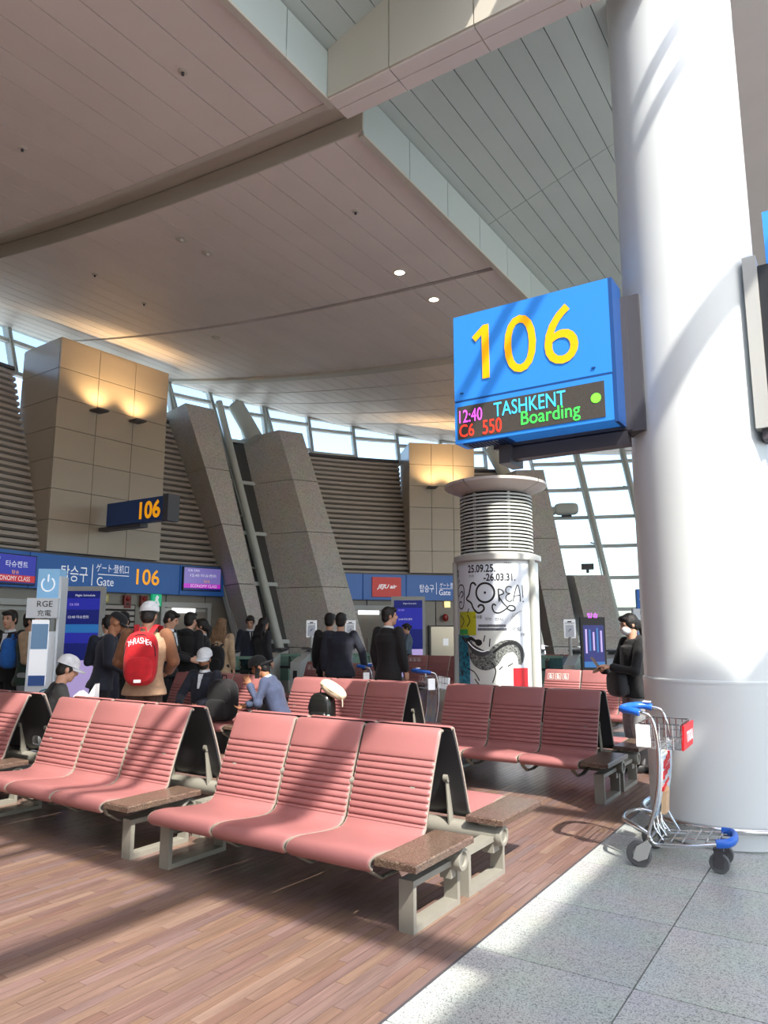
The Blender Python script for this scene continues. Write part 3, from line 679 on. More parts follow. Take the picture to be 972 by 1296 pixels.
def ex_hose(o, w, h, d):
    obj('door_panel', MB().box((0, -d - .008, 0), (w * .9, .016, h * .94)), mat('brushed_steel', 'b0aa9c', .3, .7), o); obj('label_plate', MB().box((0, -d - .02, .2), (.16, .006, .2)), WHT, o)
    obj('latch', MB().box((w * .36, -d - .03, 0), (.03, .03, .1)), BLACK, o); obj('lamp', MB().sup((0, -d - .03, h / 2 + .22), (.09, .06, .11)), mat('red_lamp', '8a1f1a', .3), o)
wbox('hose_cabinet', 'brushed steel fire hose cabinet with a red lamp under the far fascia', 'cabinet', 132.0, .95, .95, 1.35, .1, GREYD, ex_hose)
wbox('wall_light', 'small lit yellow square lamp beneath the far fascia', 'lamp', 131.6, 2.23, .16, .16, .04, mat('amber_glow', 'ffe28a', .5, emit=1.5), lambda o, w, h, d: obj('rim', MB().box((0, -.01, 0), (w + .04, .02, h + .04)), LGREY, o))
def ex_notes(o, w, h, d):
    for i, (x, z, ww, hh, c) in enumerate(((-.1, .28, .2, .3, '7fa6d8'), (.12, .16, .2, .3, 'd8dde4'), (0, -.22, .34, .28, '5f93d0'))): obj('sheet', MB().box((x, -d - .003, z), (ww, .004, hh)), mat('sheet_' + c, c, .7), o)
wbox('notice_board', 'pale notices fixed beside the far gate door', 'notice', 146.2, 1.4, .5, .95, .02, LGREY, ex_notes)
def totem(label, x, y, rz, w, h, zs, z1, bands, texts, m):
    o = thing('flight_totem', label, 'display', (x, y, 0), rz)
    obj('body', MB().box((0, 0, h / 2 + .03), (w, .14, h - .06)), m, o); obj('base_plate', MB().box((0, 0, .015), (w * .9, .4, .03)), GREYD, o)
    sh = z1 - zs; sw = w * .84
    for a, b, mm in bands: obj('screen_band', MB().box((0, -.074, zs + sh * (a + b) / 2), (sw, .008, sh * (b - a))), mm, o)
    for s, tw, th, tx, tz, mm in texts: text(s, tw, th, (tx * sw, -.082, zs + sh * tz), mm, o)
    return o
TW = [('Flight Schedule', .34, .045, .06, .955, WHT), ('12:40 \ud0c0\uc288\ucf04\ud2b8', .36, .055, -.1, .75, WHT), ('C6 550', .16, .04, -.25, .87, SCRL)]
TB = [(.93, 1, SCRD), (.82, .93, SCRB), (.68, .82, SCRD), (.6, .68, SCRC), (.5, .6, SCRB), (.34, .5, SCRD), (0, .34, SCRL)]
totem('tall pale standing flight schedule board behind the bald man', -11.55, 7.95, R(33.1 - 42 + 90 - 45), .70, 2.26, .35, 2.18, TB, TW, LGREY)
totem('pale standing flight schedule board before the far gate', -9.9, 16.35, R(30), .88, 2.36, .3, 2.26, [(.9, 1, SCRD), (.62, .9, SCRB), (.36, .62, SCRD), (0, .36, SCRL)], TW[:3], LGREY)
o = totem('dark standing screen with magenta lettering before the tall window', -4.0, 12.9, R(30), .42, 1.72, .85, 1.66, [(0, .12, SCRC), (.12, .9, SCRD), (.9, 1, BLACK)], [], BLACK)
text('\ud0d1\uc2b9', .18, .09, (0, -.08, 1.75), led('d060e0'), o)
for i in range(5): obj('screen_bar', MB().box((-.13 + .065 * i, -.08, 1.3 + .02 * (i % 2)), (.03, .006, .42 - .05 * (i % 3))), SCRC if i % 2 else SCRL, o)
# charging towers
LBLUE = mat('light_blue_panel', '8fc3ea', .35, emit=.12); PALE = mat('pale_panel', 'd5dde2', .4)
def charger(label, x, y, rz, dark=False):
    o = thing('charging_tower', label, 'charging station', (x, y, 0), rz)
    c = BLUE if dark else LBLUE
    obj('lower_body', MB().box((0, 0, .74), (.30, .3, 1.48)), BLUE if dark else PALE, o); obj('top_block', MB().box((.02, .02, 2.06), (.25, .28, .36)), c, o)
    obj('label_block', MB().box((-.01, -.01, 1.76), (.36, .34, .24)), PALE, o); obj('side_rail', MB().box((.16, .02, 1.1), (.03, .26, 2.1)), PALE if not dark else BLUED, o)
    obj('poster', MB().box((-.02, -.158, 1.23), (.2, .012, .78)), WHT, o); obj('poster_picture', MB().box((-.02, -.166, 1.42), (.19, .006, .3)), mat('poster_blue', '7fa8cc', .5), o)
    obj('poster_foot', MB().box((-.02, -.166, .9), (.19, .006, .12)), mat('poster_deep', '3f62a4', .5), o)
    t = [(.02 + .075 * math.sin(R(a)), -.126, 2.05 + .085 * math.cos(R(a))) for a in range(35, 326, 15)]
    obj('power_ring', MB().tube(t, .009, 6), WHT, o); obj('power_bar', MB().tube([(.02, -.126, 2.08), (.02, -.126, 2.17)], .009, 6), WHT, o)
    text('RGE', .18, .07, (.02, -.184, 1.81), BLACK, o); text('\u5145\u96fb', .16, .075, (.02, -.184, 1.7), BLACK, o)
    for x_ in (-.07, .03): obj('socket', MB().box((x_, -.154, .52), (.04, .01, .07)), BLACK, o); obj('socket', MB().box((x_, -.154, .38), (.05, .01, .06)), GREYD, o)
    sw = [(-.06, -.156, .74), (-.02, -.156, .70), (.04, -.156, .78), (.1, -.156, .80)]
    obj('swoosh', MB().tube(sw, .008, 6), mat('teal_mark', '2f7f98', .5), o); obj('caption_bar', MB().box((0, -.152, .64), (.12, .006, .016)), mat('teal_mark', '2f7f98', .5), o)
    return o
charger('pale blue charging tower with a power symbol behind the left bench', -8.4, 5.28, R(40))
charger('dark blue charging tower with a power symbol behind the masked woman', -3.35, 13.9, R(20), True)
# boarding pass reader signs on posts and gates
def reader(x, y, rz, label):
    o = thing('reader_sign', label, 'sign', (x, y, 0), rz, 'white reader signs on posts at the boarding gates')
    obj('post', MB().tube([(0, 0, 0), (0, 0, 1.36)], .035, 10), LGREY, o, True); obj('base', MB().lathe([(.001, .02), (.16, .02), (.17, 0)], 20), GREYD, o)
    obj('panel', MB().box((0, 0, 1.52), (.22, .04, .36)), WHT, o); obj('slot', MB().box((0, -.022, 1.655), (.08, .006, .025)), BLACK, o); obj('bar', MB().box((0, -.022, 1.625), (.18, .006, .012)), GREYD, o)
    obj('sheet', MB().box((0, -.022, 1.48), (.17, .004, .24)), mat('sheet_white', 'e9edf4', .6), o)
    obj('pass_mark', MB().extr([(-.04, -.026, 1.45), (.02, -.026, 1.50), (.035, -.026, 1.53), (.0, -.026, 1.505)], (0, .003, 0)), mat('mark_blue', '3a5f9a', .6), o)
def gate(x, y, rz, label, ln=1.5):
    o = thing('boarding_gate', label, 'gate', (x, y, 0), rz, 'grey boarding gate cabinets')
    obj('cabinet', MB().extr([(-.1, -ln / 2, 0), (-.1, ln / 2, 0), (-.1, ln / 2, 1.08), (-.1, ln * .1, 1.02), (-.1, -ln / 2, .86)], (.2, 0, 0)), LGREY, o)
    obj('top_plate', MB().box((0, ln * .3, 1.10), (.22, ln * .4, .03)), GREYD, o)
    obj('reader', MB().box((0, -ln / 2 - .006, .62), (.08, .012, .16)), BLACK, o)
    obj('flap', MB().box((.32, .1, .72), (.42, .015, .5)), GREENGL, o); obj('flap_rail', MB().box((.32, .1, .985), (.42, .05, .05)), mat('green_rail', '6f8f7f', .4), o)
    obj('belt', MB().box((.32, .06, .74), (.42, .01, .05)), BLACK, o)

# ------------------------------------------------------------------ poster kiosk
KX, KY = -4.17, 9.28
o = thing('poster_kiosk', 'round ventilation kiosk wrapped in a black-and-white festival poster with a flat disc cap', 'kiosk', (KX, KY, 0), R(33.1 - 7))
kt = o
obj('drum', MB().lathe([(.555, .02), (.555, 2.40)], 64), WHITEP, o, True); obj('plinth', MB().lathe([(.60, 0), (.60, .1), (.56, .12)], 48), GREYD, o, True)
obj('shoulder_ring', MB().lathe([(.56, 2.40), (.60, 2.42), (.60, 2.49), (.50, 2.53)], 64), LGREY, o, True)
obj('inner_core', MB().lathe([(.43, 2.5), (.43, 3.36)], 40), GAP, o, True)
for i in range(17):
    z = 2.56 + .047 * i; obj('vent_ring', MB().lathe([(.44, z + .014), (.50, z + .013), (.505, z - .012), (.49, z - .014)], 48), WSTEEL, o, True)
for a in range(20, 380, 60): obj('vent_post', MB().box((.462 * math.cos(R(a - 90)), .462 * math.sin(R(a - 90)), 2.95), (.03, .03, .8), Matrix.Rotation(R(a), 3, 'Z')), LGREY, o)
for k in range(4): # cap in quarter segments
    a0 = -90 - 38 + 90 * k; obj('cap_segment', MB().lathe([(.45, 3.36), (.70, 3.46), (.715, 3.475), (.715, 3.51), (.69, 3.52), (.001, 3.56)], 16, a0=a0 + .4, a1=a0 + 89.6), mat('cap_paint', 'c4bcb6', .4), o, True)
for a in (-172, -40, 60): # upright frame posts beside the poster
    obj('frame_post', MB().tube([(.575 * math.cos(R(a)), .575 * math.sin(R(a)), .12), (.575 * math.cos(R(a)), .575 * math.sin(R(a)), 2.42)], (.045, .045), 12), WSTEEL, o, True)
KR = .556
def km(s, z, off): a = s / KR - math.pi / 2; return ((KR + off) * math.cos(a), (KR + off) * math.sin(a), z)
INK = mat('poster_ink', '1b1d20', .4); PAPER = mat('poster_paper', 'dfe8f2', .35)
def kpoly(name, pts, off, m): # patch between left and right edges, rows of (sL, sR, z)
    mb = MB(); n = 40; vs = []; fs = []
    for a, b, z in pts: vs += [km(lerp(a, b, i / n), z, off) for i in range(n + 1)]
    for r in range(len(pts) - 1): fs += [(r * (n + 1) + i, r * (n + 1) + i + 1, (r + 1) * (n + 1) + i + 1, (r + 1) * (n + 1) + i) for i in range(n)]
    mb.add(vs, fs); return obj(name, mb, m, kt, True)
def spline(pts, n=5):
    out = []
    for i in range(len(pts) - 1):
        p0, p1, p2, p3 = pts[max(i - 1, 0)], pts[i], pts[i + 1], pts[min(i + 2, len(pts) - 1)]
        for j in range(n):
            t = j / n; out.append(tuple(.5 * (2 * b_ + (c - a) * t + (2 * a - 5 * b_ + 4 * c - d) * t * t + (3 * b_ - a - 3 * c + d) * t ** 3) for a, b_, c, d in zip(p0, p1, p2, p3)))
    return out + [tuple(pts[-1])]
def kstroke(name, pts, w, m=None, off=.004): # flat brush stroke along (s, z) points, w constant or list
    ws = w if isinstance(w, list) else [w] * len(pts)
    if len(pts) < 19: pts = spline([(p[0], p[1], q) for p, q in zip(pts, ws)]); ws = [p[2] for p in pts]
    mb = MB(); vs = []; k = len(pts); c = 7 if max(ws) > .05 else 2
    for i, p_ in enumerate(pts):
        s, z = p_[0], p_[1]; p, q = pts[max(i - 1, 0)], pts[min(i + 1, k - 1)]; t = Vector((q[0] - p[0], q[1] - p[1])); t = t.normalized() if t.length else Vector((1, 0))
        for j in range(c): u = (j / (c - 1) - .5) * ws[i]; vs.append(km(s - t.y * u, z + t.x * u, off))
    mb.add(vs, [(c * i + j, c * i + j + 1, c * i + c + j + 1, c * i + c + j) for i in range(k - 1) for j in range(c - 1)]); return obj(name, mb, m or INK, kt)
def ktext(s_, w, h, s0, z0, off=.005, m=None):
    me = textmesh(s_, w, h, 0.0, .02 if h > .06 else 0).copy(); me.materials.append(m or INK)
    for v in me.vertices: v.co = km(s0 + v.co.x, z0 + v.co.z, off)
    link('lettering', me, kt)
def arc(cs, cz, r, a0, a1, n=18, rz=None): return [(cs + r * math.cos(R(lerp(a0, a1, i / n))), cz + (rz or r) * math.sin(R(lerp(a0, a1, i / n)))) for i in range(n + 1)]
def spiral(cs, cz, r0, r1, a0, a1, n=26): return [(cs + lerp(r0, r1, i / n) * math.cos(R(lerp(a0, a1, i / n))), cz + lerp(r0, r1, i / n) * math.sin(R(lerp(a0, a1, i / n)))) for i in range(n + 1)]
# poster coordinates: s from -.78 (left) to .45 (right), z .2 to 2.38; U converts poster-sheet units into them
U = lambda x, y: (KR * math.asin(max(-1, min(1, (x - 632) / 51.5))) - .068, 1.5 + (797 - y) * .01035)
def UP(*l): return [U(x, y) for x, y in l]
kpoly('poster', [(-.95, .41, .22), (-.95, .41, 2.36)], .002, PAPER)
ktext('25.09.25.', .40, .105, U(616, 0)[0], U(0, 719.5)[1]); ktext('(THU)', .10, .04, U(649, 0)[0], U(0, 714)[1]); ktext('(TUE)', .085, .035, U(604, 0)[0], U(0, 729)[1])
ktext('-26.03.31.', .42, .10, U(639, 0)[0], U(0, 731)[1])
ktext('P.', .10, .18, U(584, 0)[0] + .02, U(0, 727)[1])
cx, cz_ = U(621, 750.5); kstroke('poster_ring', arc(cx, cz_, .125, 0, 360, 40), .026); kpoly('poster_dot', [(cx - .004, cx + .004, cz_ - .018), (cx - .018, cx + .018, cz_), (cx - .004, cx + .004, cz_ + .018)], .004, INK)
kstroke('letter_stroke', UP((610, 741), (607, 737.5), (603.5, 739), (602, 745), (600, 753), (597, 758), (603, 763), (606, 770), (611, 775.5), (616, 775), (619.5, 771), (618, 766.5), (614, 766), (612, 769)), .024)
kstroke('letter_stroke', UP((589, 756), (592, 752), (591, 748), (588, 749), (585, 754), (584, 745), (588, 739), (593, 742), (593.5, 757), (592, 768), (588, 770), (585.5, 766), (587, 761), (590, 762)), .018)
kstroke('letter_stroke', UP((637, 746), (638, 762)), .018); kstroke('letter_stroke', UP((637, 746), (642, 748), (643, 752), (638, 755), (642, 763), (648, 770)), .016)
kstroke('letter_stroke', UP((653, 744), (649, 743), (646, 746), (647, 751), (651, 752), (647, 754), (646, 759), (650, 762), (653, 760)), .014)
kstroke('letter_stroke', UP((654, 762), (657, 748), (660, 741), (662, 750), (662.5, 762)), .014); kstroke('letter_stroke', UP((655.5, 755), (662, 754)), .012)
kstroke('letter_stroke', UP((665, 741), (665.5, 757)), .014); kstroke('letter_stroke', UP((665.4, 761), (665.8, 762.6)), .02)
kstroke('letter_stroke', UP((634, 767), (631, 765), (629.5, 769), (632, 775), (638, 776), (646, 771), (650, 767), (655, 768), (656, 772), (652, 773.5), (647, 771)), .018)
for s_, w, h, x, y in (('\uc2dc\ub300\ub97c', .13, .045, 611, 781), ('\uc787\ub294', .09, .04, 624.5, 783.5), ('\uc804\uc2dc', .10, .045, 637, 784), ('\uad6d\ub9bd', .14, .05, 656.5, 796), ('\ubb38\ud654', .07, .04, 664, 803)): ktext(s_, w, h, U(x, 0)[0], U(0, y)[1])
for i, (x0, x1) in enumerate(((612, 645), (611, 646))): kpoly('text_band', [(U(x0, 0)[0], U(x1, 0)[0], U(0, 792 + 4.5 * i)[1] - .016), (U(x0, 0)[0], U(x1, 0)[0], U(0, 792 + 4.5 * i)[1] + .016)], .004, mat('poster_grey', '6d7278', .5, noise=(60, .7)))
sL = -.92
kpoly('poster_yellow', [(U(586, 0)[0], U(609, 0)[0], U(0, 804)[1]), (U(586, 0)[0], U(609, 0)[0], U(0, 774)[1])], .0035, mat('poster_yellow', 'c8cc2c', .45)); kpoly('poster_green', [(U(586, 0)[0], U(598, 0)[0], U(0, 803)[1]), (U(586, 0)[0], U(598, 0)[0], U(0, 796.5)[1])], .0042, mat('poster_green', '3fae5a', .45))
kpoly('poster_cyan', [(sL, U(600, 0)[0], .22), (sL, U(600, 0)[0], U(0, 803)[1])], .0035, mat('poster_cyan', '2aa6c4', .45, noise=(24, .4), tint='17465e'))
for i in range(26): # ink blots on the cyan side
    s0, z0 = random.uniform(sL + .05, U(598, 0)[0]), random.uniform(.3, 1.4); kstroke('ink_blot', [(s0, z0), (s0 + random.uniform(-.04, .05), z0 + random.uniform(-.05, .03)), (s0 + random.uniform(-.02, .07), z0 - random.uniform(.01, .09))], [.01, random.uniform(.015, .04), .008])
c0 = U(628, 838); kpoly('poster_moon', [(c0[0] - .32 * math.cos(R(t)), min(.37, c0[0] + .33 * math.cos(R(t))), c0[1] + .46 * math.sin(R(t))) for t in range(-85, 90, 10)], .003, mat('poster_moon', 'e8efe9', .4))
SC_ = mat('poster_scales', '9aa09c', .45, noise=(48, .75), tint='15181a')
body = UP((600, 812), (603, 824), (609, 834), (619, 838), (628, 834), (635, 824), (644, 818), (655, 818), (661, 828), (660, 840)); kstroke('serpent_body', body, [.08, .13, .17, .19, .19, .18, .17, .15, .12, .05], SC_, .005)
kstroke('serpent_back', UP((629, 826), (637, 819), (646, 814), (656, 814), (662, 823), (662, 838)), [.02, .035, .045, .05, .05, .02], INK, .006)
kstroke('serpent_jaw', UP((593, 807), (600, 815), (607, 822), (616, 826), (625, 825)), [.03, .07, .1, .09, .03], mat('ink_grey', '4a4e50', .5), .006); kstroke('serpent_teeth', UP((598, 812), (606, 820), (616, 824), (624, 822)), .012, WHT, .007)
kstroke('serpent_brow', UP((589, 806), (596, 811), (602, 808), (609, 812)), [.02, .06, .05, .03], INK, .006); kstroke('serpent_eye', UP((608, 811), (612, 813), (616, 812)), [.04, .09, .04], INK, .006)
for l in (((620, 804), (618, 812)), ((626, 808), (625, 818)), ((596, 845), (606, 850), (612, 860)), ((628, 838), (632, 848), (628, 862)), ((606, 858), (612, 866)), ((598, 778), (601, 786), (597, 793)), ((588, 778), (593, 786), (588, 795)), ((600, 770), (598, 776)), ((646, 842), (652, 838)), ((636, 846), (640, 842))): kstroke('ink_line', UP(*l), .014, INK, .006)
for i in range(5): kstroke('pencil_line', UP((650 + 2 * i, 786 - 2.4 * i), (654 + 2.5 * i, 777 - i)), .006, mat('pencil', '6a6f74', .6), .005)
kpoly('poster_red', [(U(652, 0)[0], U(668.5, 0)[0], .55), (U(652, 0)[0], U(668.5, 0)[0], U(0, 844)[1])], .0045, mat('poster_red', 'd8232e', .4))

# ------------------------------------------------------------------ benches
SW, PITCH = .552, .57
PROF = [(.02, .285), (.0, .30), (-.012, .322), (-.004, .345), (.018, .360), (.06, .368), (.14, .364), (.25, .350), (.36, .338), (.45, .333), (.505, .337), (.54, .352), (.562, .378)]
def back(t): return Vector((0, .562 + .185 * t - .012 * math.sin(math.pi * t), .378 + .50 * t))
prof = [Vector((0, y, z)) for y, z in PROF]
GZ = [.03 + .0745 * i for i in range(10)]
for t in sorted([q + d for q in GZ for d in (-.030, -.012, 0, .012, .030)] + [.78, .86, .93, .98]):
    d = min(abs(t - q) for q in GZ); p = back(max(.004, t)); prof.append(p + Vector((0, .008 if d < .004 else (-.001 if d < .02 else -.004), 0)))
prof += [Vector((0, .752, .892)), Vector((0, .765, .905)), Vector((0, .785, .909)), Vector((0, .802, .900))]
def seat_parts():
    n = len(prof); m = MB(); us = [0, .012, .03, .5, .97, .988, 1]; vs = []; fs = []
    nor = []
    for i in range(n):
        t = prof[min(i + 1, n - 1)] - prof[max(i - 1, 0)]; nor.append(Vector((0, -t.z, t.y)).normalized())
    for i in range(n):
        for u in us:
            d = min(u, 1 - u) * SW; inset = max(0, .014 - d) * .6
            p = prof[i] - nor[i] * inset; vs.append((u * SW, p.y, p.z))
    k = len(us)
    for i in range(n - 1): fs += [(i * k + j, i * k + j + 1, (i + 1) * k + j + 1, (i + 1) * k + j) for j in range(k - 1)]
    m.add(vs, fs)
    pad = m.mesh('seat', True, 60); pad.materials.append(PINK)
    sm = [Vector((0, y, z)) for y, z in PROF] + [back(t / 7) for t in range(1, 8)] + prof[-4:]
    def off(p, i, L, d):
        t = L[min(i + 1, len(L) - 1)] - L[max(i - 1, 0)]; q = Vector((0, -t.z, t.y)).normalized(); return p - q * d
    def sheet(x0, x1, d0, d1, name, mt):
        P = []
        for x in (x0, x1): P.append([Vector((x, 0, 0)) + off(p, i, sm, d0) for i, p in enumerate(sm)] + [Vector((x, 0, 0)) + off(p, i, sm, d1) for i, p in reversed(list(enumerate(sm)))])
        L = len(sm); vs = P[0] + P[1]; N = 2 * L; fs = [(i, (i + 1) % N, N + (i + 1) % N, N + i) for i in range(N)]
        for o_ in (0, N): fs += [(o_ + i, o_ + i + 1, o_ + N - 2 - i, o_ + N - 1 - i) for i in range(L - 1)]
        mb = MB().add(vs, fs); me = mb.mesh(name, True, 35); me.materials.append(mt); return me
    return pad, sheet(.004, SW - .004, .016, .03, 'back_shell', SHELL), sheet(.0, .005, .006, .018, 'edge_trim', EDGE), sheet(SW - .005, SW, .006, .018, 'edge_trim', EDGE)
PADS = seat_parts()
def frame_mesh(ya, yb):
    m = MB(); t = .03; w = .086
    for c, d in (((0, (ya + yb) / 2, t / 2), (w, yb - ya, t)), ((0, (ya + yb) / 2, .25 - t / 2), (w, yb - ya, t)), ((0, ya + t / 2, .125), (w, t, .25 - 2 * t + .002)), ((0, yb - t / 2, .125), (w, t, .25 - 2 * t + .002))): m.box(c, d)
    return m
def make_bench(name, label, rear):
    o = thing(name, label, 'bench', (0, 0, 0), 0, 'pink airport benches')
    L = 3 * PITCH
    for i in range(3):
        x = -L + i * PITCH + (PITCH - SW) / 2
        s = link('seat', PADS[0], o, (x, 0, 0))
        for me in PADS[1:]: link(me.name.split('.')[0], me, s)
    ty, tz = .575, .25
    obj('beam', MB().tube([(-L - .09, ty, tz), (.215, ty, tz)], .058, 20), ALU, o, True)
    obj('beam_cap', MB().lathe([(.001, .0), (.036, .0), (.04, .014), (.058, .014), (.062, .004), (.062, -.02)], 20).mesh('beam_cap', True), ALU, o).rotation_euler = (0, R(90), 0)
    bpy.context.view_layer.objects.active = None
    cap = list(o.children)[-1] if False else [c for c in COL.objects if c.parent == o and c.name.startswith('beam_cap')][-1]; cap.location = (.215, ty, tz)
    fa_, fb_ = (.47, .97) if rear else (.115, .62)
    fm = frame_mesh(fa_, fb_).mesh('leg_frame'); fm.materials.append(ALU)
    for x in (.136, -L + .04): link('leg_frame', fm, o, (x, 0, 0))
    for x in (.136, -L + .04): obj('saddle', MB().box((x, ty, .2), (.07, .09, .1)), ALU, o)
    pm = MB(); pm.tube([(0, ty + .02, .28), (0, ty + .045, .42), (0, ty + .07, .56)], [(.016, .034), (.013, .024), (.012, .018)], 10); pm.tube([(-.016, ty + .072, .565), (.016, ty + .072, .565)], .026, 14)
    pm = pm.mesh('back_post', True); pm.materials.append(ALU)
    for x in (-.13, -PITCH, -2 * PITCH, -L + .13): link('back_post', pm, o, (x, 0, 0))
    am = MB(); am.tube([(0, .08, .325), (0, .12, .25), (0, .22, .195), (0, .38, .19), (0, .53, .215)], [(.022, .008)] * 5, 8, xa=(1, 0, 0)); am = am.mesh('seat_arm', True); am.materials.append(ALU)
    for x in (-.09, -PITCH, -2 * PITCH, -L + .02): link('seat_arm', am, o, (x, 0, 0))
    tb = MB(); b = .006; x0, x1, y0, y1 = .004, .252, .02, .655
    tb.add([(x0, y0, .322), (x1, y0, .322), (x1, y1, .322), (x0, y1, .322), (x0, y0, .352), (x1, y0, .352), (x1, y1, .352), (x0, y1, .352), (x0 + b, y0 + b, .36), (x1 - b, y0 + b, .36), (x1 - b, y1 - b, .36), (x0 + b, y1 - b, .36)],
           [(3, 2, 1, 0), (0, 1, 5, 4), (1, 2, 6, 5), (2, 3, 7, 6), (3, 0, 4, 7), (4, 5, 9, 8), (5, 6, 10, 9), (6, 7, 11, 10), (7, 4, 8, 11), (8, 9, 10, 11)])
    obj('side_table', tb, STONE, o); obj('table_bracket', MB().box((.13, .36, .311), (.12, .5, .022)), ALU, o)
    return o
RX, RY, SP = -2.177, 3.22, 3.24
benchF = make_bench('airport_bench', 'pink three-seat bench nearest the camera, brown stone table at its right end', False)
benchF.location = (RX, RY, 0)
benchR = make_bench('airport_bench', 'pink bench facing away, back to back with the bench nearest the camera', True)
# the rear module is mirrored across its own length, so its table stays at the same end
MIR = Matrix.Diagonal((1, -1, 1, 1))
done = set()
def mirror(o):
    for c in o.children:
        c.location.y *= -1
        if c.data.name not in done:
            if c.data.users > 3 and c.data in PADS[:4] or c.data in PADS: c.data = MIRP[c.data.name]
            else: c.data.transform(MIR); c.data.flip_normals(); done.add(c.data.name)
        for g in c.children: g.data = MIRP[g.data.name] if g.data.name in MIRP else g.data
MIRP = {}
for me in PADS:
    k = me.copy(); k.transform(MIR); k.flip_normals(); MIRP[me.name] = k
mirror(benchR)
MY = 2 * 4.07
def rowF(k, row, label, dx=0, dy=0): return dup(benchF, (RX + k * 2.18 + dx, RY + SP * row + dy, 0), 0, label)
def rowR(k, row, label, dx=0, dy=0): return dup(benchR, (RX + k * 2.18 + dx, MY - RY + SP * row + dy, 0), 0, label)
benchR.location = (RX, MY - RY, 0)
rowF(-1, 0, 'pink bench second in the front row, left of the nearest one, striped by shadow')
rowR(-1, 0, 'pink bench facing away directly behind the second front-row bench')
rowF(-2, 0, 'pink bench at the left picture edge of which only the end shows')
rowR(-2, 0, 'pink bench facing away on which the youth in the white cap sits')
rowF(0, 1, 'pink bench half in the column shadow, between the kiosk and the luggage trolley')
rowR(0, 1, 'pink bench facing away behind the half-shaded bench, next to the masked woman')
rowF(-1, 1, 'sunlit pink bench where the man on the phone and the cream pillow sit')
rowR(-1, 1, 'pink bench facing away behind the man on the phone')
b = rowF(-2, 1, 'shaded bench where the bearded man in a white cap sits beside a black backpack')
rowR(-2, 1, 'bench facing away behind the bearded man in the white cap')
SIGNP = mat('icon_white', 'e4dcd6', .5)
def icons(o, seat=0, x0=.1):
    q = [c for c in o.children if c.name.startswith('seat') and 'arm' not in c.name][seat]
    q.data = q.data.copy()
    p = back(.86); th = math.atan2(.50, .185)
    ic = MB()
    for i in range(3):
        x = x0 + .115 * i
        def P(u, v): return (x + u, p.y - .006 - .006 + v * math.cos(th), p.z + v * math.sin(th))
        for a, c, b_, d in ((-.045, -.045, .045, -.039), (-.045, .039, .045, .045), (-.045, -.045, -.039, .045), (.039, -.045, .045, .045), (-.02, -.03, .0, .02), (-.02, -.03, .025, -.015), (-.018, .022, -.002, .036), (.012, -.01, .02, .02)):
            ic.add([P(a, c), P(b_, c), P(b_, d), P(a, d)], [(0, 1, 2, 3)])
    obj('priority_icons', ic, SIGNP, q)
icons(rowF(0, 2, 'sunlit bench with white priority icons on its left seat, right of the kiosk', -.22, .35))
icons(rowF(-2, 2, 'dark bench with priority icons left of the man in the long black suit', -.57, .4))
icons(rowF(-2, 3, 'far dark bench with priority icons behind the second luggage trolley', -.85, 1.3))
icons(rowF(-1, 4, 'farthest pink bench with icons holding the grey-blue bag, beside the kiosk', -.58, .35))

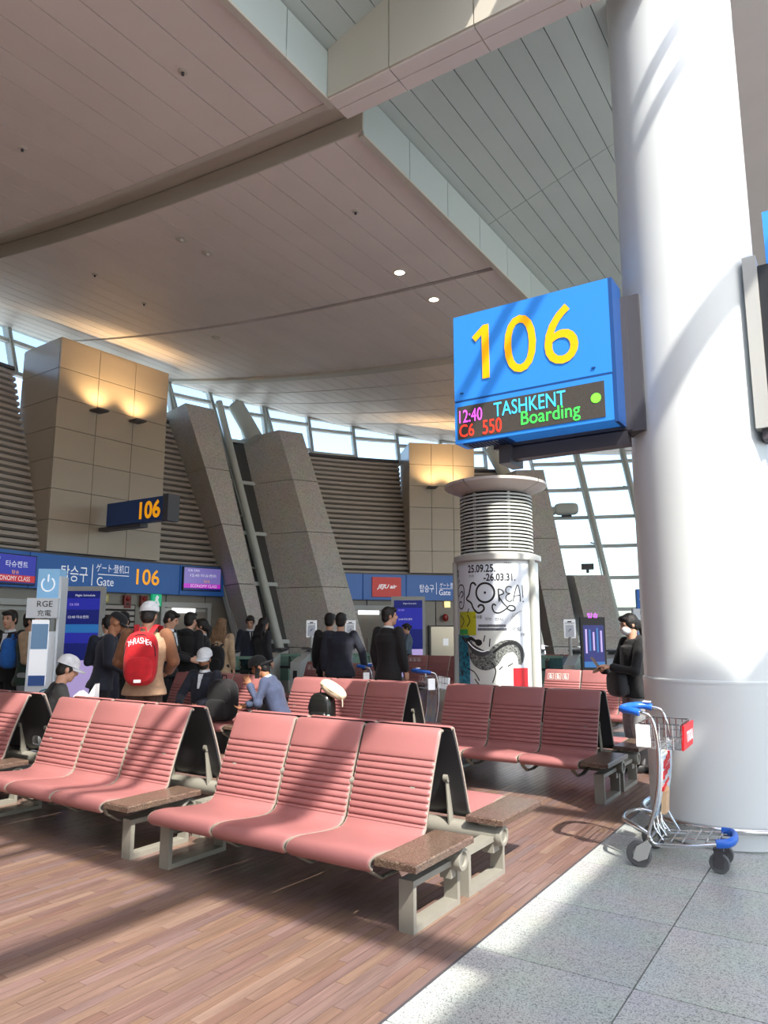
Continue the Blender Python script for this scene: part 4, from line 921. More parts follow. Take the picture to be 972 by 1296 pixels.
# ------------------------------------------------------------------ luggage trolleys
TBLUE = mat('trolley_blue', '1f63c8', .35); TRED = mat('trolley_red', 'd01c24', .4)
def trolley(label, x, y, rz, signm, words, boardm):
    o = thing('luggage_trolley', label, 'trolley', (x, y, 0), rz, 'luggage trolleys')
    side = [(-.17, .955), (-.13, .94), (-.105, .89), (-.09, .80), (-.085, .68), (-.095, .52), (-.125, .36), (-.17, .22), (-.165, .165), (-.12, .14), (.06, .155), (.26, .185)]
    for s, ys in ((-1, (-.2,) * 9 + (-.2, -.19, -.15)), (1, (.2,) * 9 + (.2, .19, .15))):
        obj('side_tube', MB().tube(spline([(a, b_, c) for (a, c), b_ in zip(side, ys)], 4), .0125, 10), CHROME, o, True)
    obj('handle_bar', MB().tube(spline([(-.17, -.2, .955), (-.25, -.19, .965), (-.31, -.14, .965), (-.33, 0, .965), (-.31, .14, .965), (-.25, .19, .965), (-.17, .2, .955)], 4), .0125, 10), CHROME, o, True)
    obj('blue_grip', MB().tube(spline([(-.19, -.2, .957), (-.25, -.19, .967), (-.31, -.14, .967), (-.33, 0, .967), (-.31, .14, .967), (-.25, .19, .967), (-.19, .2, .957)], 4), (.024, .03), 12, xa=(0, 0, 1)), TBLUE, o, True)
    obj('grip_label', MB().box((-.22, .19, .995), (.05, .05, .006)), WHT, o)
    # wire basket
    bk_ = MB(); x0, x1, y0, y1, z0, z1 = -.2, .05, -.19, .19, .735, .89
    w = .0045
    for z in (z0, (z0 + z1) / 2, z1): bk_.tube([(x0, y0, z), (x1, y0, z), (x1, y1, z), (x0, y1, z)], w, 5, closed=True)
    for i in range(8):
        t = i / 7; yy = lerp(y0, y1, t); bk_.tube([(x0, yy, z1), (x0, yy, z0), (x1, yy, z0), (x1, yy, z1)], w * .8, 5)
    for i in range(1, 6):
        xx = lerp(x0, x1, i / 6); bk_.tube([(xx, y0, z1), (xx, y0, z0), (xx, y1, z0), (xx, y1, z1)], w * .8, 5)
    obj('wire_basket', bk_, CHROME, o, True)
    obj('basket_sign', MB().extr([(.058, -.19, .73), (.058, .19, .73), (.07, .19, .885), (.07, -.19, .885)], (.012, 0, 0)), signm, o)
    if words:
        me = textmesh(words, .22, .07).copy(); me.materials.append(WHT); link('lettering', me, o, (.084, 0, .81), R(90))
    obj('side_card', MB().box((-.075 - .1, -.198, .81), (.09, .006, .14)), WHT, o)
    # advertising board between the side tubes
    bd = [(-.1, .72), (-.085, .66), (-.095, .52), (-.125, .37), (-.15, .29)]
    m = MB(); P = [[(a, -.17, z), (a, .17, z), (a + .012, .17, z), (a + .012, -.17, z)] for a, z in bd]; loft(m, [[Vector(v) for v in p] for p in P]); obj('advert_board', m, boardm, o)
    if words:
        for i, (z, ww, hh) in enumerate(((.64, .22, .05), (.575, .24, .05), (.485, .2, .028))):
            aa = lerp(-.083, -.097, (.66 - z) / .14)
            for k in range(5): obj('print_stroke', MB().box((aa - .006 + .012, (k - 2) * ww / 5, z - .02 + .01 * k), (.022, ww / 5 * (.75 if i < 2 else 1), hh * (1 - .25 * (k % 2)))), TRED, o)
        obj('advert_figure', MB().extr([(-.118, -.06, .30), (-.118, .06, .30), (-.105, .05, .44), (-.1, 0, .47), (-.105, -.05, .44)], (.03, 0, 0)), mat('advert_skin', 'd8b48c', .5), o)
    pf = MB()
    for i in range(6): xx = -.12 + .07 * i; yy = .185 - .008 * i; pf.tube([(xx, -yy, .15 + .01 * i * .8), (xx, yy, .15 + .01 * i * .8)], .006, 6)
    for yy in (-.07, .07): pf.tube([(-.15, yy, .24), (-.12, yy, .15), (.26, yy, .19)], .006, 6)
    for yy in (-.12, 0, .12): pf.tube([(-.16, yy, .3), (-.15, yy, .22), (-.1, yy, .15)], .004, 5)
    pf.tube([(-.05, .18, .15), (-.12, .19, .27), (-.15, .19, .32)], .006, 6)
    obj('platform_wires', pf, CHROME, o, True)
    obj('front_bumper', MB().tube(spline([(.22, -.165, .185), (.28, -.14, .19), (.305, -.07, .19), (.31, 0, .19), (.305, .07, .19), (.28, .14, .19), (.22, .165, .185)], 3), (.028, .02), 12, xa=(0, 0, 1)), TBLUE, o, True)
    obj('rear_guard', MB().tube(spline([(-.17, -.2, .2), (-.27, -.18, .24), (-.35, -.1, .25), (-.37, .06, .25), (-.33, .2, .25), (-.24, .23, .24), (-.17, .2, .2)], 5), .014, 10), CHROME, o, True)
    def wheel(cx_, cy_, r, plate):
        wl = obj('wheel', MB().lathe([(r * .5, -.016), (r * .93, -.018), (r, -.012), (r, .012), (r * .93, .018), (r * .5, .016), (r * .5, -.016)], 28).mesh('wheel', True), RUBBER, o); wl.rotation_euler = (R(90), 0, 0); wl.location = (cx_, cy_, r)
        hb = obj('hub', MB().lathe([(.001, -.014), (r * .3, -.016), (r * .34, -.008), (r * .5, -.008), (r * .5, .008), (r * .34, .008), (r * .3, .016), (.001, .014)], 20), LGREY, wl, True)
        if plate: obj('wheel_plate', MB().extr([(cx_ - .035, cy_ - .026 * plate, .05), (cx_ + .0, cy_ - .026 * plate, .035), (cx_ + .055, cy_ - .026 * plate, .06), (cx_ + .085, cy_ - .026 * plate, .14), (cx_ + .06, cy_ - .026 * plate, .17), (cx_ - .01, cy_ - .026 * plate, .125)], (0, .008, 0)), LGREY, o)
    wheel(-.235, -.23, .077, 1); wheel(-.235, .23, .077, -1); wheel(.225, -.11, .06, 0); wheel(.225, .11, .06, 0)
    for s in (-1, 1):
        obj('caster_fork', MB().box((.225, s * .11 - .026, .09), (.05, .006, .1)).box((.225, s * .11 + .026, .09), (.05, .006, .1)).box((.225, s * .11, .142), (.06, .06, .016)), GREYD, o)
        obj('axle_arm', MB().tube([(-.235, s * .23, .072), (-.2, s * .2, .13), (-.165, s * .2, .18)], .014, 8), ALU, o, True)
    obj('cross_brace', MB().tube([(-.165, -.2, .18), (-.165, .2, .18)], .012, 8), CHROME, o, True)
    return o
PIC = mat('advert_sky', '9fc0dc', .4, noise=(6, .15), tint='e2ddcc')
trolley('chrome luggage trolley with blue grip and red basket sign on the granite beside the column', -1.10, 5.28, R(2), TRED, 'mou', PIC)
trolley('smaller-looking luggage trolley with a white card, parked between benches left of the kiosk', -4.72, 8.56, R(50), WHT, '', PIC)
trolley('luggage trolley with a blue handle beside the man in the navy sweater', -6.05, 9.2, R(20), WHT, '', PIC)

# ------------------------------------------------------------------ bags
def bag_mesh(o, w, d, h, c, col, pocket=True, straps=None, lean=0, z0=0):
    M = Matrix.Rotation(lean, 3, 'X'); c = Vector(c)
    def T(p): return M @ Vector(p) + c
    obj('bag_body', MB().sup(T((0, 0, h * .5)), (w / 2, d / 2, h / 2), 3.2, 24, 16, M), col, o, True, 0)
    if pocket:
        obj('pocket', MB().sup(T((0, -d * .42, h * .30)), (w * .40, d * .22, h * .24), 3.5, 20, 12, M), col, o, True, 0)
        obj('zip', MB().tube([T((w * .47 * math.cos(R(a)), -d * .36, h * .55 + h * .40 * math.sin(R(a)))) for a in range(0, 181, 20)], .005, 5), BLACK, o)
    obj('top_handle', MB().tube([T((-.04, .02, h * .96)), (T((-.03, .02, h + .04))), T((.03, .02, h + .04)), T((.04, .02, h * .96))], .009, 6), straps or col, o, True)
    return T
RED = cloth('red', 'b3141f'); BLK = cloth('black', '141518'); CHAR = cloth('charcoal', '26272b'); NAVY = cloth('navy', '1d2230'); DENIM = cloth('denim', '3d4863'); BEIGE = cloth('beige', 'b39a7c')
TANC = cloth('tan', 'a98a6e'); BROWN = cloth('brown', '7a5238'); BRN2 = cloth('dark_brown', '4a352c'); GRY = cloth('grey', '8a8d90'); PALEG = cloth('pale_grey', 'b9bbbd'); WHC = cloth('white', 'd9dfe4'); OLIVE = cloth('green', '24382f'); CREAMC = cloth('cream', 'e2d3b6'); BLUEC = cloth('blue', '1f5fae'); SLATE = cloth('slate', '5b6a78')
def worn_pack(name, label, root, w, d, h, z, col, y=-.22, straps=True, word=None):
    o = thing(name, label, 'backpack', root.location, root.rotation_euler.z)
    bag_mesh(o, w, d, h, (0, y, z), col)
    if straps:
        for s in (-1, 1): obj('strap', MB().tube([(s * .06, y + .03, z + h * .93), (s * .1, -.06, z + h + .07), (s * .125, .06, z + h + .06), (s * .13, .135, z + h * .7), (s * .13, .1, z + h * .3)], [(.03, .006)] * 5, 8, xa=(1, 0, 0)), col, o, True)
    if word:
        n = len(word)
        for i, ch in enumerate(word):
            t = (i - (n - 1) / 2); text(ch, .029, .062 - .003 * abs(t), (t * .031, y - d * .5 * max(.1, 1 - .20 - (abs(t) * .031 / (w / 2)) ** 3.2) ** .3125 - .005, z + h * .84 - .0030 * t * t), WHT, o)
        obj('small_tag', MB().box((0, y - d * .62, z + h * .1), (.07, .006, .03)), WHT, o)
    return o
# ------------------------------------------------------------------ people
def rotX(p, a): return Vector((p[0], p[1] * math.cos(a) - p[2] * math.sin(a), p[1] * math.sin(a) + p[2] * math.cos(a)))
def person(label, loc, face, h=1.72, sit=False, lean=0, hy=0, hp=0, EL=None, WL=None, ER=None, WR=None, top=None, sleeve=None, hem=None, bot=None, shoes=None, hair='short', hairm=None, cap=None, capm=None, capdir=0,
           collar=None, tie=None, skin=None, stride=0, wide=1.0, mask=False, beard=False, vox=.0105, skirt=False, hood=False, group=None):
    s = h / 1.72; skin = skin or SKIN; hairm = hairm or HAIR
    root = thing('person', label, 'person', loc, R(33.1 - face), group)
    pz = .46 if sit else .94; la = R(lean)
    def up(x, y, z): q = rotX((x, y, z), -la); return Vector((q.x, q.y, q.z + pz)) * s
    S = lambda r: (r[0] * s, r[1] * s) if isinstance(r, tuple) else r * s
    sh = {-1: up(-.175 * wide, -.01, .47), 1: up(.175 * wide, -.01, .47)}
    el = {-1: Vector(EL) * s if EL else up(-.215 * wide, -.04, .19), 1: Vector(ER) * s if ER else up(.215 * wide, -.04, .19)}
    wr = {-1: Vector(WL) * s if WL else up(-.225 * wide, .05, -.05), 1: Vector(WR) * s if WR else up(.225 * wide, .05, -.05)}
    if sit: hip = {k: up(k * .09, .0, .0) for k in (-1, 1)}; kn = {k: Vector((k * .13, .44, .47)) * s for k in (-1, 1)}; an = {k: Vector((k * .13, .42, .09)) * s for k in (-1, 1)}
    else: hip = {k: up(k * .09, 0, -.03) for k in (-1, 1)}; kn = {k: Vector((k * .1, .03 + k * stride * .5, .50)) * s for k in (-1, 1)}; an = {k: Vector((k * .105, -.02 + k * stride, .085)) * s for k in (-1, 1)}
    tors = [(-.09, (.125, .085)), (-.02, (.155, .105)), (.10, (.14, .092)), (.22, (.15, .1)), (.34, (.17, .11)), (.43, (.17, .095)), (.485, (.11, .07)), (.53, (.06, .058))]
    def torso(mb, inf, lo=-9, hi=.49, ex=None):
        if inf == 0: inf = -.014
        P = [(z, r) for z, r in tors if z <= hi]; pts = [up(0, .0 - (.015 if z > .3 else 0), z) for z, r in P]; rs = [S(((r[0] * wide + inf), (r[1] * wide + inf))) for z, r in P]
        mb.tube(pts, rs, 18, xa=(1, 0, 0)); return mb
    def limb(mb, pts, rs, inf=0):
        mb.tube(pts, [S(r + inf) for r in rs], 12)
        for p, r in zip(pts, rs): mb.sup(p, (S(r + inf),) * 3, 2, 12, 8)
    hc = up(0, .022, .672); HM = Matrix.Rotation(-la * .6, 3, 'X') @ Matrix.Rotation(R(hy), 3, 'Z') @ Matrix.Rotation(R(-hp), 3, 'X')
    H = lambda x, y, z: hc + HM @ (Vector((x, y, z)) * s)
    b = MB(); torso(b, 0)
    b.tube([up(0, -.02, .46), up(0, -.005, .53), hc + HM @ Vector((0, -.02, -.06)) * s], [S(.062), S(.054), S(.056)], 14)
    b.sup(H(0, -.008, .022), S3(s, .075, .094, .096), 2.1, 20, 14, HM); b.sup(H(0, .026, -.048), S3(s, .057, .068, .072), 2.2, 18, 12, HM); b.sup(H(0, .058, -.092), S3(s, .034, .034, .026), 2, 12, 8, HM)
    b.tube([H(0, .084, .026), H(0, .104, -.016), H(0, .098, -.03)], [S(.011), S(.017), S(.018)], 8); b.sup(H(0, .078, .028), S3(s, .055, .018, .013), 2, 12, 6, HM)
    for k in (-1, 1): b.sup(H(k * .077, -.008, -.008), S3(s, .011, .021, .033), 2, 10, 8, HM); b.sup(H(k * .036, .06, -.03), S3(s, .026, .025, .022), 2, 10, 6, HM)
    hands = []
    for k in (-1, 1):
        limb(b, [sh[k] + Vector((-k * .02, 0, -.015)), el[k], wr[k]], [.044, .036, .027])
        d = (wr[k] - el[k]).normalized(); f = Vector((0, 1, 0)) if abs(d.y) < .85 else Vector((0, 0, 1)); wv = (f - d * f.dot(d)).normalized(); t = d.cross(wv).normalized(); inw = t if t.x * -k > 0 else -t
        RM = Matrix((wv, inw, d)).transposed(); b.sup(wr[k] + d * .05 * s, S3(s, .041, .017, .055), 2.6, 14, 10, RM)
        for i, L in enumerate((.072, .08, .074, .058)):
            p0 = wr[k] + (d * .092 + wv * (.032 - .0215 * i)) * s; p1 = p0 + (d * .88 + inw * .35 + wv * (.08 - .06 * i)).normalized() * L * .5 * s; p2 = p1 + (d * .6 + inw * .75).normalized() * L * .5 * s
            b.tube([p0 - d * .02 * s, p0, p1, p2], [S(.0095), S(.0092), S(.0085), S(.007)], 8)
        p0 = wr[k] + (d * .03 + wv * .03) * s; p1 = p0 + (d * .6 + wv * .65 + inw * .3).normalized() * .042 * s; p2 = p1 + (d * .85 + wv * .15 + inw * .4).normalized() * .03 * s; b.tube([p0, p1, p2], [S(.0125), S(.011), S(.008)], 8)
        limb(b, [hip[k], kn[k], an[k]], [.075, .052, .038]); b.sup(an[k] + Vector((0, .05, -.045)) * s, S3(s, .038, .10, .034), 2.4, 12, 8)
    soft('body', b, skin, root, vox, 3)
    # clothing
    c = MB(); torso(c, .024, hi=.45)
    c.tube([up(0, -.02, .42), up(0, -.012, .49), up(0, -.008, .515)], [S((.165 * wide, .10)), S((.118, .09)), S((.078, .078))], 16, xa=(1, 0, 0))
    hz = hem if hem is not None else (-.14 if not sit else -.06)
    if hz < -.1 and not sit: c.tube([up(0, 0, .05), up(0, 0, -.05), up(0, -.005, hz * .6), up(0, -.005, hz)], [S((.16 * wide, .12)), S((.190 * wide, .142)), S((.204 * wide, .156)), S((.212 * wide, .166))], 20, xa=(1, 0, 0))
    for k in (-1, 1): limb(c, [sh[k], el[k], el[k].lerp(wr[k], .88)], [.060, .051, .040], .011)
    if hood: c.sup(up(0, -.08, .50), S3(s, .12, .075, .06), 2, 16, 10)
    soft('jacket' if not sleeve else 'vest', c, top or BLK, root, .015, 4)
    if sleeve:
        c = MB()
        for k in (-1, 1): limb(c, [sh[k], el[k], el[k].lerp(wr[k], .9)], [.063, .054, .043], .013)
        soft('sleeves', c, sleeve, root, .015, 3)
    c = MB()
    for k in (-1, 1): limb(c, [hip[k], kn[k], an[k] + Vector((0, 0, .02))], [.088, .066, .054], .012)
    c.tube([up(0, 0, -.1), up(0, 0, .0), up(0, 0, .08)], [S((.15, .11)), S((.172, .122)), S((.158, .11))], 16, xa=(1, 0, 0)); soft('trousers', c, bot or BLK, root, .016, 4)
    for k in (-1, 1): obj('shoe', MB().sup(an[k] + Vector((0, .055, -.04)) * s, S3(s, .05, .135, .05), 2.6, 16, 10), shoes or BLACK, root, True, 0)
    # face and hair
    for k in (-1, 1): obj('eye', MB().sup(H(k * .031, .083, .014), S3(s, .013, .007, .007), 2, 10, 6, HM), EYE, root, True, 0); obj('eyebrow', MB().sup(H(k * .032, .084, .036), S3(s, .02, .008, .005), 2, 10, 6, HM), hairm, root, True, 0)
    if not mask: obj('mouth', MB().sup(H(0, .088, -.062), S3(s, .022, .008, .007), 2, 10, 6, HM), LIP, root, True, 0)
    else: obj('face_mask', MB().sup(H(0, .06, -.05), S3(s, .064, .057, .052), 2.4, 18, 12, HM), WHC, root, True, 0)
    if hair != 'bald':
        hb = MB(); hk = .93 if cap else 1; hb.sup(H(0, -.02, .036 if not cap else .02), S3(s, .085 * hk, .096 * hk, .095 * hk), 2.1, 22, 14, HM, wob=.05); hb.sup(H(0, -.052, -.02), S3(s, .074, .058, .075), 2.1, 18, 12, HM, wob=.05)
        for k in (-1, 1): hb.sup(H(k * .072, .012, .02), S3(s, .014, .03, .05), 2, 10, 8, HM)
        hb.sup(H(.01, .05, .085 if not cap else .05), S3(s, .07, .05 if not cap else .03, .035), 2, 14, 8, HM, wob=.06)
        if hair in ('pony', 'long', 'bun'): hb.sup(H(0, -.02, .03), S3(s, .09, .1, .1), 2.1, 20, 12, HM)
        if hair == 'pony': hb.tube([H(0, -.1, .02), H(0, -.135, -.03), H(0, -.13, -.14), H(0, -.115, -.24)], [S(.03), S(.042), S(.036), S(.012)], 12)
        if hair == 'bun': hb.sup(H(0, -.12, .0), S3(s, .045, .04, .045), 2, 14, 10, HM, wob=.1)
        if hair == 'long':
            hb.tube([H(0, -.03, .06), H(0, -.065, -.06), H(0, -.09, -.2), H(0, -.10, -.33), H(0, -.10, -.40)], [S((.085, .07)), S((.105, .07)), S((.12, .065)), S((.11, .05)), S((.06, .03))], 18, xa=(1, 0, 0))
            for i in range(16):
                a = R(-170 + 22 * i * .7); x = .1 * math.cos(a); hb.tube([H(x, -.09, -.02 - .02 * (i % 3)), H(x * 1.15, -.12, -.14), H(x * 1.0, -.145, -.22), H(x * 1.1, -.13, -.34 - .02 * (i % 4))], [S(.022), S(.026), S(.022), S(.01)], 8)
        soft('hair', hb, hairm, root, .012, 2)
    if beard: obj('beard', MB().sup(H(0, .036, -.078), S3(s, .06, .062, .048), 2.2, 18, 12, HM), hairm, root, True, 0)
    if cap:
        CD = HM @ Matrix.Rotation(R(capdir), 3, 'Z'); cp = lambda x, y, z: hc + HM @ (Matrix.Rotation(R(capdir), 3, 'Z') @ (Vector((x, y, z)) * s))
        o = obj('cap', MB().sup(cp(0, -.016, .052), S3(s, .099, .116, .102 if cap != 'flat' else .08), 2.2, 24, 12, CD, cut=-.12), capm, root, True, 0)
        vm = MB(); n = 10; tp = []; bt = []
        for i in range(n + 1):
            a = R(lerp(18, 162, i / n)); L = .085 if cap != 'flat' else .05
            for q, dz in ((tp, .006), (bt, -.004)): q.append((cp(.096 * math.cos(a), -.01 + .108 * math.sin(a), .034 + dz), cp(.09 * math.cos(a), -.01 + (.108 + L) * math.sin(a), .024 + dz - .02 * abs(math.cos(a)))))
        vs = [p for q in tp for p in q] + [p for q in bt for p in q]; N = 2 * (n + 1); fs = []
        for i in range(n): fs += [(2 * i, 2 * i + 1, 2 * i + 3, 2 * i + 2), (N + 2 * i + 2, N + 2 * i + 3, N + 2 * i + 1, N + 2 * i), (2 * i + 1, N + 2 * i + 1, N + 2 * i + 3, 2 * i + 3), (2 * i + 2, N + 2 * i + 2, N + 2 * i, 2 * i)]
        obj('cap_brim', MB().add(vs, fs), capm, o, True, 0); obj('cap_button', MB().sup(cp(0, -.012, .142 if cap != 'flat' else .118), S3(s, .008, .008, .005), 2, 8, 6), capm, o, True, 0)
    if collar:
        cc = MB(); cc.tube([up(0, -.012, .488), up(0, .0, .525), up(0, .002, .54)], [S((.084, .08)), S((.068, .068)), S((.064, .064))], 18, xa=(1, 0, 0)); obj('collar', cc, collar, root, True, 0)
        cc = MB(); a = [up(-.034, .078, .485), up(.034, .078, .485), up(.012, .128, .30), up(-.012, .128, .30)]; cc.extr(a, (0, .012, 0)); obj('shirt_front', cc, collar, root)
        if tie: obj('tie', MB().extr([up(-.012, .095, .485), up(.012, .095, .485), up(.02, .146, .30), up(0, .148, .27), up(-.02, .146, .30)], (0, .008, 0)), tie, root)
    root['_s'] = s; return root
def S3(s, a, b, c): return (a * s, b * s, c * s)

P = person
pr_ = P('flight attendant in black suit and white scarf at the far left, facing the camera', (-9.72, 5.58, 0), 190, 1.75, collar=WHC, tie=WHC, top=BLK, hp=6)
p = P('traveller in beige jacket and green vest half behind the pale charging tower', (-9.12, 5.50, 0), 80, 1.72, top=OLIVE, sleeve=BEIGE, bot=GRY, EL=(-.25, .05, 1.12), WL=(-.2, .3, 1.08), ER=(.25, .05, 1.12), WR=(.2, .3, 1.08))
worn_pack('backpack', 'blue and black backpack on the traveller behind the charging tower', p, .28, .2, .40, 1.0, BLUEC)
P('bald man in a black flat cap and navy jacket bending his head by the tower', (-7.72, 5.62, 0), 75, 1.70, lean=10, hp=28, top=NAVY, hair='bald', skin=SKIN2, cap='flat', capm=BLK, EL=(-.24, .08, 1.13), WL=(-.14, .3, 1.0), ER=(.24, .08, 1.13), WR=(.14, .3, 1.0), wide=1.08)
P('seated youth in a white cap and black jacket, profile to the right', (-6.92, 4.43, 0), 60, 1.70, sit=True, lean=12, hp=14, top=BLK, bot=GRY, cap='ball', capm=WHC, EL=(-.25, .16, .72), WL=(-.1, .4, .72), ER=(.25, .16, .72), WR=(.1, .4, .72), collar=None)
P('airline clerk in a long navy coat with a black ponytail, back turned', (-8.62, 6.32, 0), -28, 1.67, hair='pony', top=NAVY, hem=-.44, collar=WHC, hp=12, hy=25, EL=(-.23, .06, 1.1), WL=(-.1, .3, 1.08), ER=(.23, .06, 1.1), WR=(.1, .3, 1.08))
P('person in a black cap bowed behind the clerk in the long coat', (-9.05, 6.9, 0), 200, 1.72, cap='ball', capm=BLK, hp=32, top=BLK)
p = P('man in tan jacket with brown sleeves and white cap wearing a red backpack', (-6.42, 5.2, 0), -6, 1.76, top=TANC, sleeve=BROWN, bot=BRN2, cap='ball', capm=WHC, capdir=25, hp=8, wide=1.1, EL=(-.28, .02, 1.14), WL=(-.19, .24, 1.03), ER=(.28, .02, 1.14), WR=(.19, .24, 1.03))
worn_pack('backpack', 'bright red backpack with white arched lettering on the standing man', p, .34, .2, .55, .93, RED, y=-.24, word='THRASHER')
P('clean-cut agent in black suit with white collar looking down to the right', (-8.55, 7.32, 0), 95, 1.76, collar=WHC, top=BLK, hp=22, hy=10, EL=(-.22, .06, 1.12), WL=(-.1, .36, 1.05), ER=(.22, .08, 1.12), WR=(.08, .36, 1.05))
P('dark-haired man in a black jacket seen from behind beside the agent', (-8.6, 7.75, 0), 20, 1.75, top=BLK, hood=True)
P('young agent in black with a ponytail smiling to the left', (-8.75, 8.155, 0), 255, 1.66, hair='pony', collar=WHC, top=BLK, hy=-10, EL=(-.2, .1, 1.08), WL=(-.02, .26, 1.12), ER=(.22, .08, 1.08), WR=(.08, .3, 1.0))
p = P('woman with long wavy blond hair in a beige coat, back turned', (-9.0, 8.8, 0), 8, 1.68, hair='long', hairm=HAIRB, top=BEIGE, hem=-.3)
worn_pack('backpack', 'black shoulder bag with a blue strap on the blond woman', p, .32, .16, .42, .82, BLK, y=-.23)
P('bearded seated man in a white cap and navy jacket on the shaded bench', (-7.22, 6.78, 0), 198, 1.70, sit=True, lean=-2, hp=15, hy=12, top=NAVY, bot=CHAR, cap='ball', capm=WHC, skin=SKIN2, beard=True, collar=WHC, EL=(-.27, .1, .66), WL=(-.12, .34, .58), ER=(.27, .1, .66), WR=(.14, .34, .58))
P('man in dark suit and tie standing far behind the boarding gates', (-10.15, 10.7, 0), 150, 1.76, collar=WHC, tie=BLK, top=NAVY, hp=24, hy=-30)
P('woman with long black hair beside the suited man behind the gates', (-9.85, 10.75, 0), 40, 1.72, hair='long', top=CHAR)
p = P('seated man in black backwards cap and denim jacket holding a phone to his ear', (-5.88, 6.80, 0), 276, 1.70, sit=True, lean=24, hp=8, hy=0, top=DENIM, bot=CHAR, cap='ball', capm=BLK, capdir=180, skin=SKIN2, EL=(-.25, .24, .66), WL=(-.14, .38, .87), ER=(.24, .3, .66), WR=(.1, .48, .6), collar=mat('cloth_skyblue', 'a9c4e2', .8), vox=.009)
P('broad man in a navy sweater seen from behind, right of the gates', (-6.62, 8.95, 0), 5, 1.74, top=NAVY, wide=1.12, ER=(.33, -.02, 1.16), WR=(.36, .05, .9))
P('dark-haired man hidden behind the navy sweater', (-7.1, 9.3, 0), 10, 1.75, top=BLK)
P('young man in a long black suit jacket, profile to the right', (-5.50, 8.55, 0), 40, 1.80, collar=WHC, top=BLK, hem=-.24, hy=-35, ER=(.22, .02, 1.14), WR=(.23, .08, .90))
P('cleaner in grey uniform with her hair in a bun, profile to the left', (-9.42, 15.5, 0), 265, 1.64, hair='bun', top=SLATE, hp=16, EL=(-.22, .08, 1.08), WL=(-.12, .32, 1.0), ER=(.22, .08, 1.08), WR=(.12, .32, 1.0))
p = P('masked woman in a black hooded jacket looking at her phone beside the column', (-2.14, 8.3, 0), 262, 1.66, hair='pony', mask=True, top=BLK, bot=GRY, hood=True, hp=16, EL=(-.24, .1, 1.1), WL=(-.1, .32, 1.14), ER=(.24, .1, 1.08), WR=(.08, .34, 1.1), vox=.009, wide=1.06)
worn_pack('shoulder_bag', 'black shoulder bag hanging in front of the masked woman', p, .34, .14, .28, .78, CHAR, y=.2, straps=False)
def phone(label, root, at, w=.07, h=.15, tilt=-.6, m=None, case=None, turn=0):
    o = thing('phone', label, 'phone', root.location, root.rotation_euler.z)
    M = Matrix.Rotation(turn, 3, 'Z') @ Matrix.Rotation(tilt, 3, 'X')
    obj('case', MB().box(at, (w, .009, h), M), case or BLACK, o); obj('screen', MB().box(Vector(at) + M @ Vector((0, -.006, 0)), (w * .9, .002, h * .92), M), mat('phone_screen', '5a6470', .2), o)
phone('dark phone in the hands of the masked woman', p, (-.02, .44, 1.14), case=mat('phone_case', '6b4a36', .4))
q = bpy.data.objects
m_ = [o for o in COL.objects if o.get('label', '').startswith('seated man in black backwards')][0]
phone('black phone held at the ear of the seated man in denim', m_, (-.094, .295, .985), w=.055, h=.12, tilt=.1, turn=R(80))
# loose luggage
o = thing('backpack', 'black backpack standing on the seat beside the bearded man', 'backpack', (-6.80, 6.72, .35), R(8)); bag_mesh(o, .4, .26, .52, (0, 0, .02), BLK)
o = thing('backpack', 'glossy black backpack on the sunlit seat under the cream pillow', 'backpack', (-5.22, 6.72, .345), R(10)); bag_mesh(o, .3, .22, .44, (0, 0, .01), mat('black_leather', '1b1d1c', .25))
obj('mint_bottle', MB().lathe([(.001, 0), (.03, 0), (.03, .14), (.014, .17), (.001, .17)], 14), mat('mint', '86b3a4', .3), o, True, loc=(.14, -.12, .05))
o = thing('neck_pillow', 'cream neck pillow lying on top of the glossy black backpack', 'pillow', (-5.08, 6.74, .83), R(20))
obj('cushion', MB().sup((0, 0, 0), (.17, .1, .075), 2.3, 24, 14, Matrix.Rotation(R(32), 3, 'Y')), CREAMC, o, True, 0); obj('cord', MB().tube([(.12, -.06, -.08), (.13, -.07, -.13), (.13, -.07, -.18)], .006, 6), CREAMC, o); obj('seam', MB().tube([(-.14, -.07, .08), (0, -.106, 0), (.14, -.07, -.09)], .004, 5), mat('seam', 'b8a98c', .8), o)
o = thing('shoulder_bag', 'grey-blue shoulder bag on the far sunlit bench', 'bag', (-5.95, 16.8, .36), R(25)); bag_mesh(o, .7, .3, .52, (0, 0, 0), SLATE, straps=CHAR)
def suitcase(label, x, y, rz, w, d, h, m):
    o = thing('suitcase', label, 'suitcase', (x, y, 0), rz)
    obj('shell', MB().sup((0, 0, .06 + h / 2), (w / 2, d / 2, h / 2), 6, 28, 18), m, o, True, 0); obj('zip_band', MB().sup((0, 0, .06 + h / 2), (w / 2 + .003, .012, h / 2 + .003), 6, 28, 18), BLACK, o, True, 0)
    for a in (-1, 1):
        for b_ in (-1, 1): obj('caster', MB().sup((a * w * .36, b_ * d * .3, .03), (.022, .022, .03), 2.4, 12, 8), BLACK, o, True, 0)
        obj('handle_rod', MB().tube([(a * .07, d * .3, .06 + h), (a * .07, d * .3, .06 + h + .12)], .007, 6), CHROME, o)
    obj('handle_grip', MB().tube([(-.08, d * .3, .06 + h + .12), (.08, d * .3, .06 + h + .12)], .013, 8), BLACK, o)
suitcase('pale grey suitcase standing beside the masked woman and the column', -1.74, 8.22, R(30), .36, .24, .58, PALEG)
o = thing('paper_bag', 'crumpled white paper bag on the rear bench next to the seated youth', 'bag', (-6.62, 4.62, .36), R(30))
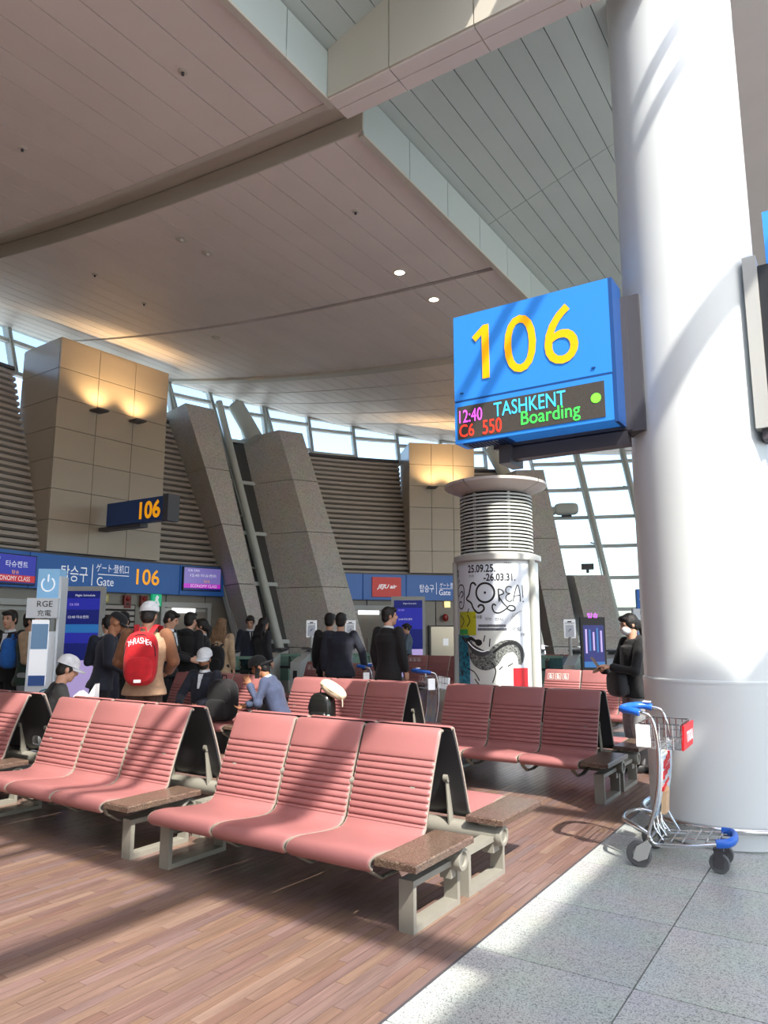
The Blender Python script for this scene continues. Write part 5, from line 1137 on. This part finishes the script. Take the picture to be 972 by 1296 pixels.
obj('paper', MB().extr([(-.11, 0, 0), (.11, 0, 0), (.11, 0, .60), (.05, 0, .50), (.02, 0, .47), (-.05, 0, .53), (-.11, 0, .48)], (0, .1, 0)), mat('paper_white', 'd4d8dc', .8, noise=(8, .1)), o); obj('paper_fold', MB().extr([(-.02, -.03, 0), (.08, -.03, 0), (.09, -.03, .46), (.03, -.03, .40)], (0, .02, 0)), mat('paper_shade', 'bcc2c8', .8), o)
o = thing('white_cushion', 'white wrapped travel cushion on the far dark bench by the kiosk', 'cushion', (-7.35, 15.35, .93), R(10)); obj('cover', MB().sup((0, 0, .02), (.26, .12, .1), 2.2, 20, 12), WHC, o, True, 0); obj('seam', MB().tube([(-.25, -.02, .02), (0, -.12, .03), (.25, -.02, .02)], .005, 5), PALEG, o)
# boarding gates and readers
for x, y, rz, lab in ((-9.95, 12.4, 25, 'white reader sign on a post left of the wide granite fin'), (-9.35, 13.0, 25, 'white reader sign on a post before the wide granite fin'), (-7.15, 15.9, 15, 'white reader sign on a post left of the kiosk, under the far fascia'),
                      (-4.75, 13.9, 15, 'left white reader sign on a post right of the kiosk'), (-4.35, 14.1, 15, 'right white reader sign on a post before the short granite fin')): reader(x, y, R(rz), lab)
for x, y, rz, lab in ((-10.0, 9.85, 25, 'boarding gate cabinet in front of the suited man'), (-10.2, 11.5, 25, 'boarding gate cabinet left of the first reader sign'), (-9.8, 12.0, 25, 'boarding gate cabinet behind the man on the phone'), (-9.15, 12.5, 25, 'boarding gate cabinet left of the man in the navy sweater'),
                      (-7.55, 16.1, 12, 'boarding gate cabinet under the far fascia left of the kiosk'), (-5.35, 13.5, 12, 'boarding gate cabinet right behind the kiosk'), (-4.65, 13.75, 12, 'boarding gate cabinet between the two right reader signs'), (-4.0, 14.0, 12, 'boarding gate cabinet beside the dark standing screen')): gate(x, y, R(rz), lab)
o = thing('ticket_counter', 'grey ticket counter with a pale raised end before the left fins', 'counter', (-11.6, 10.6, 0), R(62))
obj('desk', MB().box((0, 0, .5), (2.6, .6, 1.0)), LGREY, o); obj('worktop', MB().box((0, 0, 1.02), (2.7, .7, .04)), GREYD, o); obj('raised_end', MB().extr([(1.0, -.3, 1.04), (1.35, -.3, 1.04), (1.35, -.3, 1.38), (1.15, -.3, 1.38)], (0, .6, 0)), PALE, o); obj('monitor', MB().box((.2, .1, 1.25), (.45, .05, .3)), BLACK, o)
o = thing('camera_dome', 'grey security camera on top of the short granite fin', 'camera', FS(112.6, 3.12, .7), R(20)); obj('housing', MB().box((0, 0, .16), (.34, .22, .16)), GREYD, o); obj('stand', MB().box((0, 0, .04), (.08, .08, .12)), GREYD, o)
o = thing('window_device', 'grey projector box fixed to a transom of the tall window', 'projector', FS(114.6, 4.9, .25), R(20)); obj('housing', MB().sup((0, 0, .24), (.36, .2, .18), 4, 20, 12), WSTEEL, o, True, 0); obj('side_lamp', MB().sup((-.4, 0, .2), (.09, .12, .13), 3, 14, 10), LGREY, o, True, 0); obj('bracket', MB().box((0, .05, .05), (.3, .1, .08)), GREYD, o)
